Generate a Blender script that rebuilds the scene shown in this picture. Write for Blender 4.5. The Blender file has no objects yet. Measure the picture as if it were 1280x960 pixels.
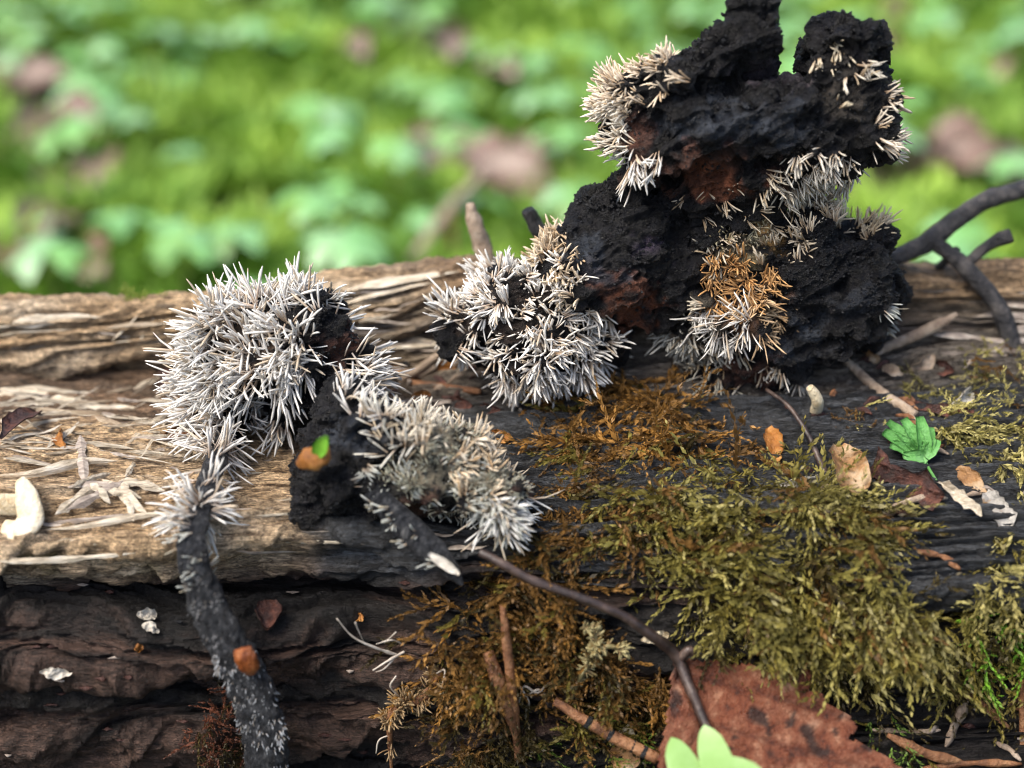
import bpy, bmesh, math, random
import numpy as np
from mathutils import Vector, Matrix
from mathutils.bvhtree import BVHTree

# One Blender unit is one centimetre: this is a close-up of small things on a rotten log.
random.seed(7)
rng = np.random.default_rng(7)
scene = bpy.context.scene
col = scene.collection
scene.unit_settings.system = 'METRIC'
scene.unit_settings.scale_length = 0.01

# ------------------------------------------------------------------ camera
PITCH = math.radians(32.0)
DIST = 18.0
CAM = np.array([0.0, -DIST * math.cos(PITCH), DIST * math.sin(PITCH)])
FWD = np.array([0.0, math.cos(PITCH), -math.sin(PITCH)])
UPV = np.array([0.0, math.sin(PITCH), math.cos(PITCH)])
RGT = np.array([1.0, 0.0, 0.0])
FPX = 1280 * 500.0 / 360.0          # focal length in photograph pixels
cam_data = bpy.data.cameras.new('camera')
cam_data.sensor_width = 360.0
cam_data.lens = 500.0
cam_data.clip_start = 0.1
cam_data.clip_end = 5000.0
cam_data.dof.use_dof = True
cam_data.dof.focus_distance = 17.2
cam_data.dof.aperture_fstop = 0.5 / 0.47      # entrance pupil of about 5 mm
cam = bpy.data.objects.new('camera', cam_data)
cam.location = CAM
cam.rotation_euler = (math.pi / 2 - PITCH, 0, 0)
col.objects.link(cam)
scene.camera = cam

# ------------------------------------------------------------------ sky and sun (overcast)
SUN_EL, SUN_AZ = math.radians(60), math.radians(-115)     # azimuth measured from +Y towards +X
world = bpy.data.worlds.new('World')
scene.world = world
world.use_nodes = True
wn, wl = world.node_tree.nodes, world.node_tree.links
bg = wn['Background']
sky = wn.new('ShaderNodeTexSky')
sky.sky_type = 'NISHITA'
sky.sun_disc = False
sky.sun_elevation = SUN_EL
sky.sun_rotation = SUN_AZ
sky.air_density = 1.0
sky.dust_density = 4.0
sky.ozone_density = 0.7
wl.new(sky.outputs[0], bg.inputs[0])
bg.inputs[1].default_value = 0.078
sun_data = bpy.data.lights.new('sun', 'SUN')
sun_data.energy = 1.5
sun_data.angle = math.radians(35)
sun_data.color = (1.0, 0.93, 0.82)
sun = bpy.data.objects.new('sun', sun_data)
sd = Vector((math.sin(SUN_AZ) * math.cos(SUN_EL), math.cos(SUN_AZ) * math.cos(SUN_EL), math.sin(SUN_EL)))
sun.rotation_euler = sd.to_track_quat('Z', 'Y').to_euler()
sun.location = sd * 60
col.objects.link(sun)
scene.view_settings.view_transform = 'Standard'
scene.view_settings.look = 'None'
scene.view_settings.exposure = 1.78
scene.view_settings.gamma = 1.0
scene.view_settings.use_curve_mapping = False
scene.render.engine = 'CYCLES'
scene.cycles.use_denoising = True
scene.cycles.max_bounces = 6
scene.cycles.filter_width = 1.1

# ------------------------------------------------------------------ picture <-> place
def ray(px, py):
    return FWD + (px - 640.0) / FPX * RGT + (480.0 - py) / FPX * UPV

def P(px, py, y):
    d = ray(px, py)
    return CAM + d * ((y - CAM[1]) / d[1])

def project(pts):
    q = np.asarray(pts, float) - CAM
    d = q @ FWD
    return 640 + FPX * (q @ RGT) / d, 480 - FPX * (q @ UPV) / d

def z_at(py, y):
    return P(640, py, y)[2]

# ------------------------------------------------------------------ noise
def _hash(ix, iy, iz):
    h = (ix * 374761393 + iy * 668265263 + iz * 2147483647) & 0xFFFFFFFF
    h = ((h ^ (h >> 13)) * 1274126177) & 0xFFFFFFFF
    return h ^ (h >> 16)

def gn(p):
    p = np.asarray(p, float)
    i = np.floor(p).astype(np.int64)
    f = p - i
    u = f * f * f * (f * (f * 6 - 15) + 10)
    out = 0
    for dx in (0, 1):
        wx = u[:, 0] if dx else 1 - u[:, 0]
        for dy in (0, 1):
            wy = u[:, 1] if dy else 1 - u[:, 1]
            for dz in (0, 1):
                wz = u[:, 2] if dz else 1 - u[:, 2]
                h = _hash(i[:, 0] + dx, i[:, 1] + dy, i[:, 2] + dz)
                gx = ((h & 255) / 127.5 - 1); gy = (((h >> 8) & 255) / 127.5 - 1); gz = (((h >> 16) & 255) / 127.5 - 1)
                out = out + wx * wy * wz * (gx * (f[:, 0] - dx) + gy * (f[:, 1] - dy) + gz * (f[:, 2] - dz))
    return out * 1.4

def fbm(p, octaves=3, gain=0.5):
    p = np.asarray(p, float)
    a, s, r = 1.0, 1.0, 0
    for k in range(octaves):
        r = r + a * gn(p * s + 17.3 * k)
        a *= gain; s *= 2.03
    return r

def ridged(p, octaves=3, gain=0.5):
    p = np.asarray(p, float)
    a, s, r = 1.0, 1.0, 0
    for k in range(octaves):
        r = r + a * (1 - 2 * np.abs(gn(p * s + 9.1 * k)))
        a *= gain; s *= 2.1
    return r

def sstep(a, b, x):
    t = np.clip((x - a) / (b - a), 0, 1)
    return t * t * (3 - 2 * t)

def lerp(a, b, t):
    t = np.asarray(t)
    if t.ndim == 1: t = t[:, None]
    return np.asarray(a) * (1 - t) + np.asarray(b) * t

# ------------------------------------------------------------------ mesh helpers
ORIGIN = {}
def np_mesh(name, V, faces, smooth=True, C=None):
    """faces: list of int arrays (n, k)"""
    V = np.asarray(V, float)
    me = bpy.data.meshes.new(name)
    me.vertices.add(len(V))
    me.vertices.foreach_set('co', V.ravel())
    faces = [np.asarray(f, np.int64) for f in faces if len(f)]
    loops = np.concatenate([f.ravel() for f in faces])
    tot = np.concatenate([np.full(len(f), f.shape[1]) for f in faces])
    start = np.concatenate([[0], np.cumsum(tot)[:-1]])
    me.loops.add(len(loops))
    me.loops.foreach_set('vertex_index', loops.astype(np.int32))
    me.polygons.add(len(tot))
    me.polygons.foreach_set('loop_start', start.astype(np.int32))
    me.polygons.foreach_set('loop_total', tot.astype(np.int32))
    me.update(calc_edges=True)
    me.polygons.foreach_set('use_smooth', np.full(len(tot), smooth))
    if C is not None:
        a = me.color_attributes.new('Col', 'FLOAT_COLOR', 'POINT')
        C = np.asarray(C, float)
        if C.shape[1] == 3: C = np.hstack([C, np.ones((len(C), 1))])
        a.data.foreach_set('color', C.ravel())
    return me

def link(name, me, mat=None, parent=None, origin=None):
    if mat is not None and not me.materials: me.materials.append(mat)
    o = bpy.data.objects.new(name, me)
    col.objects.link(o)
    if parent is not None: o.parent = parent
    elif origin is not None: o.location = origin
    return o

def tag(o, label=None, cat=None, group=None, kind=None):
    if label: o['label'] = label
    if cat: o['category'] = cat
    if group: o['group'] = group
    if kind: o['kind'] = kind
    return o

def thing(name, label, cat, loc, group=None):
    o = bpy.data.objects.new(name, None)
    o.empty_display_size = 0.3
    col.objects.link(o)
    o.location = loc
    ORIGIN[o.name] = np.array(loc, float)
    return tag(o, label, cat, group)

def part(name, V, faces, mat, parent, C=None, smooth=True, kind=None, label=None):
    """V in world coordinates"""
    org = ORIGIN[parent.name]
    o = link(name, np_mesh(name, np.asarray(V) - org, faces, smooth, C), mat, parent)
    ORIGIN[o.name] = org
    return tag(o, label, None, None, kind)

def single(name, V, faces, mat, label, cat, group=None, kind=None, C=None, smooth=True):
    """a thing that is one mesh; its origin sits at its base"""
    V = np.asarray(V, float)
    org = V.mean(0); org[2] = V[:, 2].min()
    o = link(name, np_mesh(name, V - org, faces, smooth, C), mat, None, org)
    ORIGIN[o.name] = org
    return tag(o, label, cat, group, kind)

def smooth_path(pts, n):
    pts = np.asarray(pts, float)
    if len(pts) < 3:
        t = np.linspace(0, 1, n)[:, None]
        return pts[0] * (1 - t) + pts[-1] * t
    q = np.vstack([2 * pts[0] - pts[1], pts, 2 * pts[-1] - pts[-2]])
    out = []
    m = len(pts) - 1
    for u in np.linspace(0, m - 1e-6, n):
        k = int(u); t = u - k
        a, b, c, d = q[k], q[k + 1], q[k + 2], q[k + 3]
        out.append(0.5 * (2 * b + (c - a) * t + (2 * a - 5 * b + 4 * c - d) * t * t + (3 * b - a - 3 * c + d) * t ** 3))
    return np.array(out)

def tube(pts, radii, n=24, sides=9, rough=0.0, rfreq=6.0, flat=1.0, flatdir=None, seed=0.0, grooves=0.0):
    C = smooth_path(pts, n)
    R = np.interp(np.linspace(0, 1, n), np.linspace(0, 1, len(radii)), radii)
    T = np.gradient(C, axis=0); T /= np.linalg.norm(T, axis=1)[:, None] + 1e-9
    a = np.array(flatdir if flatdir is not None else (0.3, -0.8, 0.5), float)
    V = []
    for i in range(n):
        a = a - T[i] * (a @ T[i]); a /= np.linalg.norm(a) + 1e-9
        b = np.cross(T[i], a)
        ang = np.linspace(0, 2 * math.pi, sides, endpoint=False)
        rr = R[i] * (1 + grooves * np.cos(ang * 5 + i * 0.12))
        V.append(C[i] + (np.cos(ang) * rr * flat)[:, None] * a + (np.sin(ang) * rr)[:, None] * b)
    V = np.array(V).reshape(-1, 3)
    if rough:
        cc = np.repeat(C, sides, axis=0)
        d = V - cc
        V = cc + d * (1 + rough * fbm(V * rfreq + seed, 3))[:, None]
    i, j = np.meshgrid(np.arange(n - 1), np.arange(sides), indexing='ij')
    i, j = i.ravel(), j.ravel(); j2 = (j + 1) % sides
    Q = np.stack([i * sides + j, i * sides + j2, (i + 1) * sides + j2, (i + 1) * sides + j], 1)
    k = len(V)
    V = np.vstack([V, C[0], C[-1]])
    s = np.arange(sides)
    cap = np.vstack([np.stack([(s + 1) % sides, s, np.full(sides, k)], 1),
                     np.stack([(n - 1) * sides + s, (n - 1) * sides + (s + 1) % sides, np.full(sides, k + 1)], 1)])
    return V, [Q, cap]

def sheet(outline_w, p0, p1, nrm, n=14, m=9, curl=0.0, bend=0.0, rough=0.0, thick=0.012, seed=0.0, fold=0.0):
    """leaf-like sheet from p0 to p1; outline_w(t) half width; closed with two sides"""
    p0, p1, nrm = (np.asarray(v, float) for v in (p0, p1, nrm))
    ax = p1 - p0; L = np.linalg.norm(ax); ax = ax / L
    nrm = nrm - ax * (nrm @ ax); nrm /= np.linalg.norm(nrm)
    sd_ = np.cross(nrm, ax)
    top = []
    for i in range(n):
        t = i / (n - 1)
        w = max(outline_w(t), 0.004)
        for j in range(m):
            s = 2 * j / (m - 1) - 1
            p = p0 + ax * L * t + sd_ * w * s
            h = curl * w * s * s + bend * L * 4 * t * (1 - t) + fold * abs(s) * w
            top.append(p + nrm * h)
    top = np.array(top)
    if rough:
        top = top + nrm * (rough * fbm(top * 5 / max(L, 0.4) + seed, 3))[:, None] + sd_ * (rough * 0.6 * gn(top * 9 / max(L, .4) + 5 + seed))[:, None]
    V = np.vstack([top, top - nrm * thick])
    N = n * m
    i, j = np.meshgrid(np.arange(n - 1), np.arange(m - 1), indexing='ij')
    i, j = i.ravel(), j.ravel()
    a = i * m + j
    Q1 = np.stack([a, a + m, a + m + 1, a + 1], 1)
    Q2 = Q1[:, ::-1] + N
    rim = [r * m for r in range(n)] + [(n - 1) * m + c for c in range(1, m)] + [r * m + m - 1 for r in range(n - 2, -1, -1)] + [c for c in range(m - 2, 0, -1)]
    rim = np.array(rim); r2 = np.roll(rim, -1)
    Q3 = np.stack([rim, rim + N, r2 + N, r2], 1)[:, ::-1]
    return V, [np.vstack([Q1, Q2, Q3])]

# ------------------------------------------------------------------ materials
def new_mat(name):
    m = bpy.data.materials.new(name); m.use_nodes = True
    return m, m.node_tree.nodes, m.node_tree.links, m.node_tree.nodes['Principled BSDF']

def noise_mat(name, colors, scale=4.0, stretch=(1, 1, 1), detail=6, rough=0.6, rough_var=0.0, bump=0.0, bump_scale=20.0, bump_dist=0.05,
              use_col=False, col_mix=1.0, spec=0.5, sss=0.0, trans=0.0, bump_stretch=None, pos=None, objrand=None):
    m, n, l, b = new_mat(name)
    tc = n.new('ShaderNodeTexCoord')
    mp = n.new('ShaderNodeMapping'); mp.inputs['Scale'].default_value = stretch
    l.new(tc.outputs['Object'], mp.inputs[0])
    nz = n.new('ShaderNodeTexNoise'); nz.inputs['Scale'].default_value = scale; nz.inputs['Detail'].default_value = detail
    nz.inputs['Roughness'].default_value = 0.65
    l.new(mp.outputs[0], nz.inputs['Vector'])
    rp = n.new('ShaderNodeValToRGB')
    e = rp.color_ramp.elements
    k = len(colors)
    ps = pos or [0.32 + 0.36 * i / max(k - 1, 1) for i in range(k)]
    e[0].position, e[0].color = ps[0], (*colors[0], 1)
    e[1].position, e[1].color = ps[-1], (*colors[-1], 1)
    for i in range(1, k - 1):
        x = e.new(ps[i]); x.color = (*colors[i], 1)
    l.new(nz.outputs[0], rp.inputs[0])
    out = rp.outputs[0]
    if use_col:
        at = n.new('ShaderNodeAttribute'); at.attribute_name = 'Col'
        mx = n.new('ShaderNodeMix'); mx.data_type = 'RGBA'; mx.blend_type = 'MULTIPLY'
        mx.inputs[0].default_value = col_mix
        l.new(at.outputs['Color'], mx.inputs[6]); l.new(out, mx.inputs[7])
        out = mx.outputs[2]
    if objrand:
        oi = n.new('ShaderNodeObjectInfo'); mr_ = n.new('ShaderNodeMix'); mr_.data_type = 'RGBA'; mr_.blend_type = 'MULTIPLY'; mr_.inputs[0].default_value = 1
        r2 = n.new('ShaderNodeValToRGB'); e2_ = r2.color_ramp.elements
        e2_[0].color = (*objrand[0], 1); e2_[1].color = (*objrand[-1], 1)
        for i_ in range(1, len(objrand) - 1):
            x_ = e2_.new(i_ / (len(objrand) - 1)); x_.color = (*objrand[i_], 1)
        l.new(oi.outputs['Random'], r2.inputs[0]); l.new(out, mr_.inputs[6]); l.new(r2.outputs[0], mr_.inputs[7]); out = mr_.outputs[2]
    l.new(out, b.inputs['Base Color'])
    b.inputs['Roughness'].default_value = rough
    b.inputs['Specular IOR Level'].default_value = spec
    if rough_var:
        mr = n.new('ShaderNodeMapRange')
        mr.inputs[3].default_value = rough - rough_var; mr.inputs[4].default_value = rough + rough_var
        nr = n.new('ShaderNodeTexNoise'); nr.inputs['Scale'].default_value = scale * 1.7
        l.new(tc.outputs['Object'], nr.inputs['Vector'])
        mr.inputs[1].default_value = .3; mr.inputs[2].default_value = .7
        l.new(nr.outputs[0], mr.inputs[0]); l.new(mr.outputs[0], b.inputs['Roughness'])
    if sss:
        b.inputs['Subsurface Weight'].default_value = sss
        b.inputs['Subsurface Radius'].default_value = (0.06, 0.05, 0.03)
    if trans:
        tr = n.new('ShaderNodeBsdfTranslucent'); ms = n.new('ShaderNodeMixShader')
        l.new(out, tr.inputs[0]); ms.inputs[0].default_value = trans
        l.new(b.outputs[0], ms.inputs[1]); l.new(tr.outputs[0], ms.inputs[2])
        l.new(ms.outputs[0], n['Material Output'].inputs[0])
    if bump:
        bm_ = n.new('ShaderNodeBump'); bm_.inputs['Strength'].default_value = bump; bm_.inputs['Distance'].default_value = bump_dist
        mp2 = n.new('ShaderNodeMapping'); mp2.inputs['Scale'].default_value = bump_stretch or stretch
        l.new(tc.outputs['Object'], mp2.inputs[0])
        n2 = n.new('ShaderNodeTexNoise'); n2.inputs['Scale'].default_value = bump_scale; n2.inputs['Detail'].default_value = 5
        n2.inputs['Roughness'].default_value = 0.7
        l.new(mp2.outputs[0], n2.inputs['Vector'])
        l.new(n2.outputs[0], bm_.inputs['Height']); l.new(bm_.outputs[0], b.inputs['Normal'])
    return m

M = {}
def wood_mat():
    m, n, l, b = new_mat('rotten_wood')
    tc = n.new('ShaderNodeTexCoord'); at = n.new('ShaderNodeAttribute'); at.attribute_name = 'Col'
    def nz(scale, st, detail, rough=.65):
        mp = n.new('ShaderNodeMapping'); mp.inputs['Scale'].default_value = st
        l.new(tc.outputs['Object'], mp.inputs[0])
        q = n.new('ShaderNodeTexNoise'); q.inputs['Scale'].default_value = scale; q.inputs['Detail'].default_value = detail; q.inputs['Roughness'].default_value = rough
        q.inputs['Distortion'].default_value = .4
        l.new(mp.outputs[0], q.inputs['Vector']); return q.outputs[0]
    def ramp(src, stops):
        r = n.new('ShaderNodeValToRGB'); e = r.color_ramp.elements
        e[0].position, e[0].color = stops[0][0], (*stops[0][1], 1); e[1].position, e[1].color = stops[-1][0], (*stops[-1][1], 1)
        for p_, c_ in stops[1:-1]:
            x = e.new(p_); x.color = (*c_, 1)
        l.new(src, r.inputs[0]); return r.outputs[0]
    def mul(a, c):
        x = n.new('ShaderNodeMix'); x.data_type = 'RGBA'; x.blend_type = 'MULTIPLY'; x.inputs[0].default_value = 1
        l.new(a, x.inputs[6]); l.new(c, x.inputs[7]); return x.outputs[2]
    coarse = nz(2.4, (1, 8, 8), 8); fib = nz(3.0, (2.2, 34, 34), 4, .6); grit = nz(16, (1, 1.5, 1.5), 5, .75)
    c = mul(at.outputs['Color'], ramp(coarse, [(.33, (.22, .18, .15)), (.47, (.85, .8, .75)), (.66, (1.6, 1.55, 1.5))]))
    c = mul(c, ramp(fib, [(.36, (.22, .19, .17)), (.46, (.9, .88, .85)), (.66, (1.6, 1.58, 1.52))]))
    c = mul(c, ramp(grit, [(.36, (.45, .42, .40)), (.5, (1, 1, 1)), (.70, (1.35, 1.35, 1.35))]))
    l.new(c, b.inputs['Base Color'])
    mr = n.new('ShaderNodeMapRange'); mr.inputs[1].default_value = .35; mr.inputs[2].default_value = .65; mr.inputs[3].default_value = .32; mr.inputs[4].default_value = .75
    l.new(grit, mr.inputs[0]); l.new(mr.outputs[0], b.inputs['Roughness']); b.inputs['Specular IOR Level'].default_value = .4
    prev = None
    for src, dist, st in ((coarse, .10, .8), (fib, .045, 1.0), (grit, .03, .9)):
        bp = n.new('ShaderNodeBump'); bp.inputs['Distance'].default_value = dist; bp.inputs['Strength'].default_value = st
        l.new(src, bp.inputs['Height'])
        if prev is not None: l.new(prev, bp.inputs['Normal'])
        prev = bp.outputs[0]
    l.new(prev, b.inputs['Normal'])
    return m
M['wood'] = wood_mat()
M['splinter'] = noise_mat('pale_splinter_wood', [(.16, .11, .07), (.36, .28, .19), (.55, .47, .36)], 3.0, (1, 7, 7), 6, .7, 0, 1.0, 5.0, .06)
M['straw'] = noise_mat('bleached_fibre', [(.30, .24, .17), (.58, .50, .38), (.75, .70, .60)], 4.0, (1, 5, 5), 6, .65, 0, 1.0, 6.0, .06)
M['grey_straw'] = noise_mat('grey_fibre', [(.10, .08, .07), (.28, .23, .19), (.45, .40, .34)], 4.0, (1, 5, 5), 6, .65, 0, .6, 6.0, .02)
M['crust'] = noise_mat('black_crust', [(.35, .35, .4), (1, 1, 1), (2.4, 2.3, 2.2)], 4.5, (1, 1, 1), 9, .44, .24, 1.0, 17.0, .14, use_col=True, spec=.36)
M['spine'] = noise_mat('white_spines', [(.88, .87, .85), (1, 1, 1)], 5.0, (1, 1, 1), 2, .5, use_col=True, spec=.4, trans=.18)
M['stem_black'] = noise_mat('black_stem', [(.004, .004, .005), (.012, .013, .016), (.05, .05, .052)], 9.0, (1, 1, .6), 9, .45, .22, 1.0, 20.0, .09, spec=.36)
M['stalk_skin'] = noise_mat('stalk_skin', [(.006, .006, .008), (.016, .018, .023), (.05, .053, .06), (.16, .16, .16)], 7.0, (2.2, 2.2, .8), 9, .45, .22, 1.0, 11.0, .13, spec=.4, pos=[.34, .48, .6, .72])
M['moss'] = noise_mat('moss_leaves', [(.7, .7, .7), (1.15, 1.15, 1.1)], 1.5, (1, 1, 1), 3, .5, use_col=True, spec=.4, trans=.3)
M['needle'] = noise_mat('conifer_needle', [(.05, .018, .008), (.20, .085, .035), (.33, .17, .08)], 4.0, (1, 1, 1), 5, .4, 0, 1.0, 12, .06)
M['twig_pale'] = noise_mat('pale_twig', [(.14, .09, .06), (.33, .25, .18), (.48, .40, .32)], 4.0, (1, 1, 1), 6, .55, 0, 1.0, 14, .06)
M['twig_dark'] = noise_mat('dark_twig_bark', [(.008, .008, .01), (.025, .024, .026), (.10, .09, .085)], 3.5, (1, 1, 1), 8, .45, .18, 1.0, 9, .10, spec=.4)
M['brown_leaf'] = noise_mat('dead_leaf', [(.03, .010, .006), (.12, .030, .011), (.18, .066, .033), (.34, .18, .11)], 4.5, (1, 1, 1), 9, .42, .15, 1.0, 11, .07, use_col=True, spec=.4)
M['petiole'] = noise_mat('leaf_stalk', [(.012, .009, .009), (.04, .026, .022), (.11, .075, .06)], 4.0, (1, 1, 1), 6, .4, 0, .6, 14, .02)
M['bract_tan'] = noise_mat('tan_bract', [(.14, .06, .02), (.38, .21, .09), (.58, .45, .30)], 2.2, (1, 1, 1), 6, .45, 0, 1.0, 10, .06, trans=.2)
M['bract_orange'] = noise_mat('orange_bract', [(.10, .03, .008), (.36, .14, .025), (.52, .27, .08)], 3.0, (1, 1, 1), 6, .4, 0, 1.0, 10, .06, trans=.15)
M['bract_red'] = noise_mat('dark_red_scrap', [(.012, .006, .005), (.05, .015, .01), (.17, .06, .035)], 5.0, (1, 1, 1), 8, .5, .1, 1.0, 10, .08)
M['petal'] = noise_mat('cream_scale', [(.36, .25, .12), (.62, .54, .38), (.76, .71, .60)], 2.6, (1, 1, 1), 5, .45, 0, 1.0, 9, .06, sss=.1)
M['white_bit'] = noise_mat('white_scrap', [(.25, .21, .16), (.55, .51, .44), (.74, .72, .66)], 4.0, (1, 1, 1), 5, .5, 0, 1.0, 12, .06)
M['scale_grey'] = noise_mat('translucent_scale', [(.30, .16, .05), (.34, .32, .29), (.52, .50, .46)], 3.5, (1, 1, 1), 6, .4, 0, 1.0, 10, .06, trans=.2, pos=[.36, .46, .62])
M['moss_stem'] = noise_mat('moss_stem', [(.10, .08, .03), (.26, .22, .10)], 6.0, (1, 1, 1), 4, .6)
M['bud'] = noise_mat('rust_bud_scale', [(.09, .018, .004), (.24, .065, .014), (.40, .15, .05)], 8.0, (1.5, 1, .5), 7, .32, 0, 1.0, 12, .06)
M['green_sprout'] = noise_mat('green_sprout', [(.10, .30, .02), (.20, .45, .04)], 3.0, (1, 1, 1), 3, .4, trans=.3)
M['herb'] = noise_mat('green_herb_leaf', [(.06, .22, .04), (.13, .38, .09), (.22, .48, .18)], 3.0, (1, 1, 1), 5, .4, 0, 1.0, 9, .06, trans=.25)
M['sorrel'] = noise_mat('wood_sorrel_leaf', [(.26, .46, .12), (.34, .55, .20)], 2.2, (1, 1, 1), 3, .42, 0, .2, 8, .02, trans=.35)
M['sorrel_stalk'] = noise_mat('wood_sorrel_stalk', [(.25, .20, .08), (.3, .35, .1)], 1.2, (1, 1, 1), 3, .5)
M['sorrel_b'] = noise_mat('woodland_sorrel_leaf', [(.14, .36, .11), (.22, .50, .20), (.34, .60, .33)], .35, (1, 1, 1), 3, .38, 0, .2, 3, .05, trans=.3, spec=.6, objrand=[(.8, .7, .5), (1.0, 1.0, .7), (1.1, 1.0, 1.1), (1.5, 1.15, 1.5)])
M['ground_moss'] = noise_mat('woodland_moss', [(.75, .8, .7), (1.2, 1.15, 1.0)], .3, (1, 1, 1), 4, .6, use_col=True, trans=.3)
M['litter_leaf'] = noise_mat('litter_leaf', [(.06, .035, .025), (.17, .11, .085), (.34, .26, .22)], .6, (1, 1, 1), 5, .4, 0, .4, 3, .05)
M['ground'] = noise_mat('forest_soil', [(.015, .012, .008), (.04, .035, .015), (.06, .09, .02)], .35, (1, 1, 1), 8, .8, 0, .8, 2.0, .3)
M['root'] = noise_mat('pale_rootlet', [(.30, .25, .2), (.6, .55, .48)], 6.0, (1, 1, 1), 4, .5)

# ================================================================== GROUND
def axis_steps(lo, hi, core_lo, core_hi, step, grow=1.35):
    a = list(np.arange(core_lo, core_hi + 1e-6, step))
    s, x = step, core_lo
    L = []
    while x > lo:
        s *= grow; x -= s; L.append(x)
    s, x = step, core_hi
    Rr = []
    while x < hi:
        s *= grow; x += s; Rr.append(x)
    return np.array(L[::-1] + a + Rr)

def grid_faces(nx, ny):
    i, j = np.meshgrid(np.arange(nx - 1), np.arange(ny - 1), indexing='ij')
    a = (i * ny + j).ravel()
    return np.stack([a, a + ny, a + ny + 1, a + 1], 1)

def ground_z(x, y):
    x = np.atleast_1d(np.asarray(x, float)); y = np.atleast_1d(np.asarray(y, float))
    p = np.stack([x, y, 0 * x], 1)
    near = 1 / (1 + (np.hypot(x, y - 20) / 120) ** 2)
    return -10.6 + 0.9 * gn(p * .11 + 3) * 1.0 + 0.35 * gn(p * .45) * near + 0.02 * np.clip(y, 0, 60)

gx = axis_steps(-3000, 3000, -30, 30, .6); gy = axis_steps(-3000, 3000, -10, 55, .6)
GX, GY = np.meshgrid(gx, gy, indexing='ij')
gv = np.stack([GX.ravel(), GY.ravel(), ground_z(GX.ravel(), GY.ravel())], 1)
o = link('ground', np_mesh('ground', gv, [grid_faces(len(gx), len(gy))]), M['ground'])
o['kind'] = 'structure'; o['label'] = 'dark forest soil under moss and wood sorrel behind the log'

# ================================================================== LOG
# cross-sections: (py, y) of ridges, troughs and ledges from the back rim to the lowest visible ledge
KEYS = {
 -500: [(388, 1.75), (384, 1.6), (390, 1.45), (440, 1.25), (462, 1.65), (505, .80), (535, .1), (562, -.75), (572, -1.1), (640, -1.95), (690, -2.45), (712, -1.85), (732, -1.9), (770, -2.4), (815, -2.65), (832, -2.1), (862, -2.6), (920, -2.9), (945, -2.2), (990, -2.75)],
   30: [(388, 1.75), (384, 1.6), (390, 1.45), (440, 1.25), (462, 1.65), (505, .80), (535, .1), (562, -.75), (572, -1.1), (640, -1.95), (690, -2.45), (712, -1.85), (732, -1.9), (770, -2.4), (815, -2.65), (832, -2.1), (862, -2.6), (920, -2.9), (945, -2.2), (990, -2.75)],
  250: [(382, 1.8), (377, 1.65), (384, 1.5), (432, 1.35), (460, 1.6), (512, .65), (545, .0), (585, -.85), (598, -1.2), (640, -1.9), (678, -2.35), (705, -1.75), (730, -1.85), (780, -2.4), (828, -2.6), (845, -2.0), (872, -2.55), (905, -2.8), (930, -2.1), (990, -2.65)],
  450: [(362, 1.95), (355, 1.8), (362, 1.65), (435, 1.35), (475, 1.15), (520, .45), (550, -.25), (595, -1.0), (612, -1.3), (640, -1.8), (660, -2.05), (700, -1.55), (740, -1.75), (790, -2.3), (815, -2.4), (835, -1.95), (860, -2.35), (885, -2.45), (915, -2.1), (990, -2.3)],
  600: [(345, 2.05), (338, 1.9), (346, 1.75), (420, 1.35), (470, .85), (520, .2), (550, -.3), (595, -1.0), (620, -1.4), (655, -1.85), (690, -2.1), (715, -2.2), (745, -2.3), (790, -2.45), (820, -2.5), (840, -2.45), (865, -2.5), (890, -2.55), (920, -2.5), (990, -2.7)],
  800: [(345, 2.05), (340, 1.9), (348, 1.75), (420, 1.35), (470, .8), (515, .1), (550, -.45), (600, -1.15), (630, -1.55), (670, -1.95), (710, -2.2), (735, -2.3), (760, -2.4), (800, -2.45), (830, -2.35), (850, -2.4), (875, -2.6), (900, -2.75), (930, -2.9), (990, -3.3)],
  980: [(350, 2.05), (344, 1.9), (352, 1.75), (420, 1.35), (470, .7), (515, .0), (550, -.55), (590, -1.1), (640, -1.8), (680, -2.15), (730, -2.45), (752, -2.4), (775, -2.4), (800, -2.4), (830, -2.3), (850, -2.35), (875, -2.6), (900, -2.8), (930, -3.0), (990, -3.5)],
 1250: [(355, 2.1), (348, 1.95), (358, 1.8), (410, 1.5), (445, 1.1), (490, .4), (535, -.35), (590, -1.05), (640, -1.75), (690, -2.15), (742, -2.5), (758, -2.0), (775, -2.05), (800, -2.3), (830, -2.3), (850, -2.35), (875, -2.6), (900, -2.8), (930, -3.0), (990, -3.6)],
 1800: [(355, 2.1), (348, 1.95), (358, 1.8), (410, 1.5), (445, 1.1), (490, .4), (535, -.35), (590, -1.05), (640, -1.75), (690, -2.15), (742, -2.5), (758, -2.0), (775, -2.05), (800, -2.3), (830, -2.3), (850, -2.35), (875, -2.6), (900, -2.8), (930, -3.0), (990, -3.6)],
}
kx = np.array(sorted(KEYS))
prof = []
for k in kx:
    c = [(y, z_at(py, y)) for py, y in KEYS[k]]
    ry, rz = c[0]
    back = [(5.6, -12.5), (5.2, -5.0), (ry + 1.5, rz - 1.4), (ry + .5, rz - .35)]
    last = c[-1]
    prof.append(back + c + [(last[0] - .25, -5.4), (last[0] - .3, -12.5)])
prof = np.array(prof)                                 # (K, C, 2)
NC = prof.shape[1]
xs = np.concatenate([np.linspace(-22, -7.6, 50), np.linspace(-7.55, 7.55, 520), np.linspace(7.6, 22, 50)])
NX = len(xs)
kworld = (kx - 640) * 0.0101
f = np.clip(np.searchsorted(kworld, xs) - 1, 0, len(kx) - 2)
tt = np.clip((xs - kworld[f]) / (kworld[f + 1] - kworld[f]), 0, 1); tt = tt * tt * (3 - 2 * tt)
colprof = prof[f] * (1 - tt)[:, None, None] + prof[f + 1] * tt[:, None, None]    # (NX, C, 2)
meanp = prof.mean(0)
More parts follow.
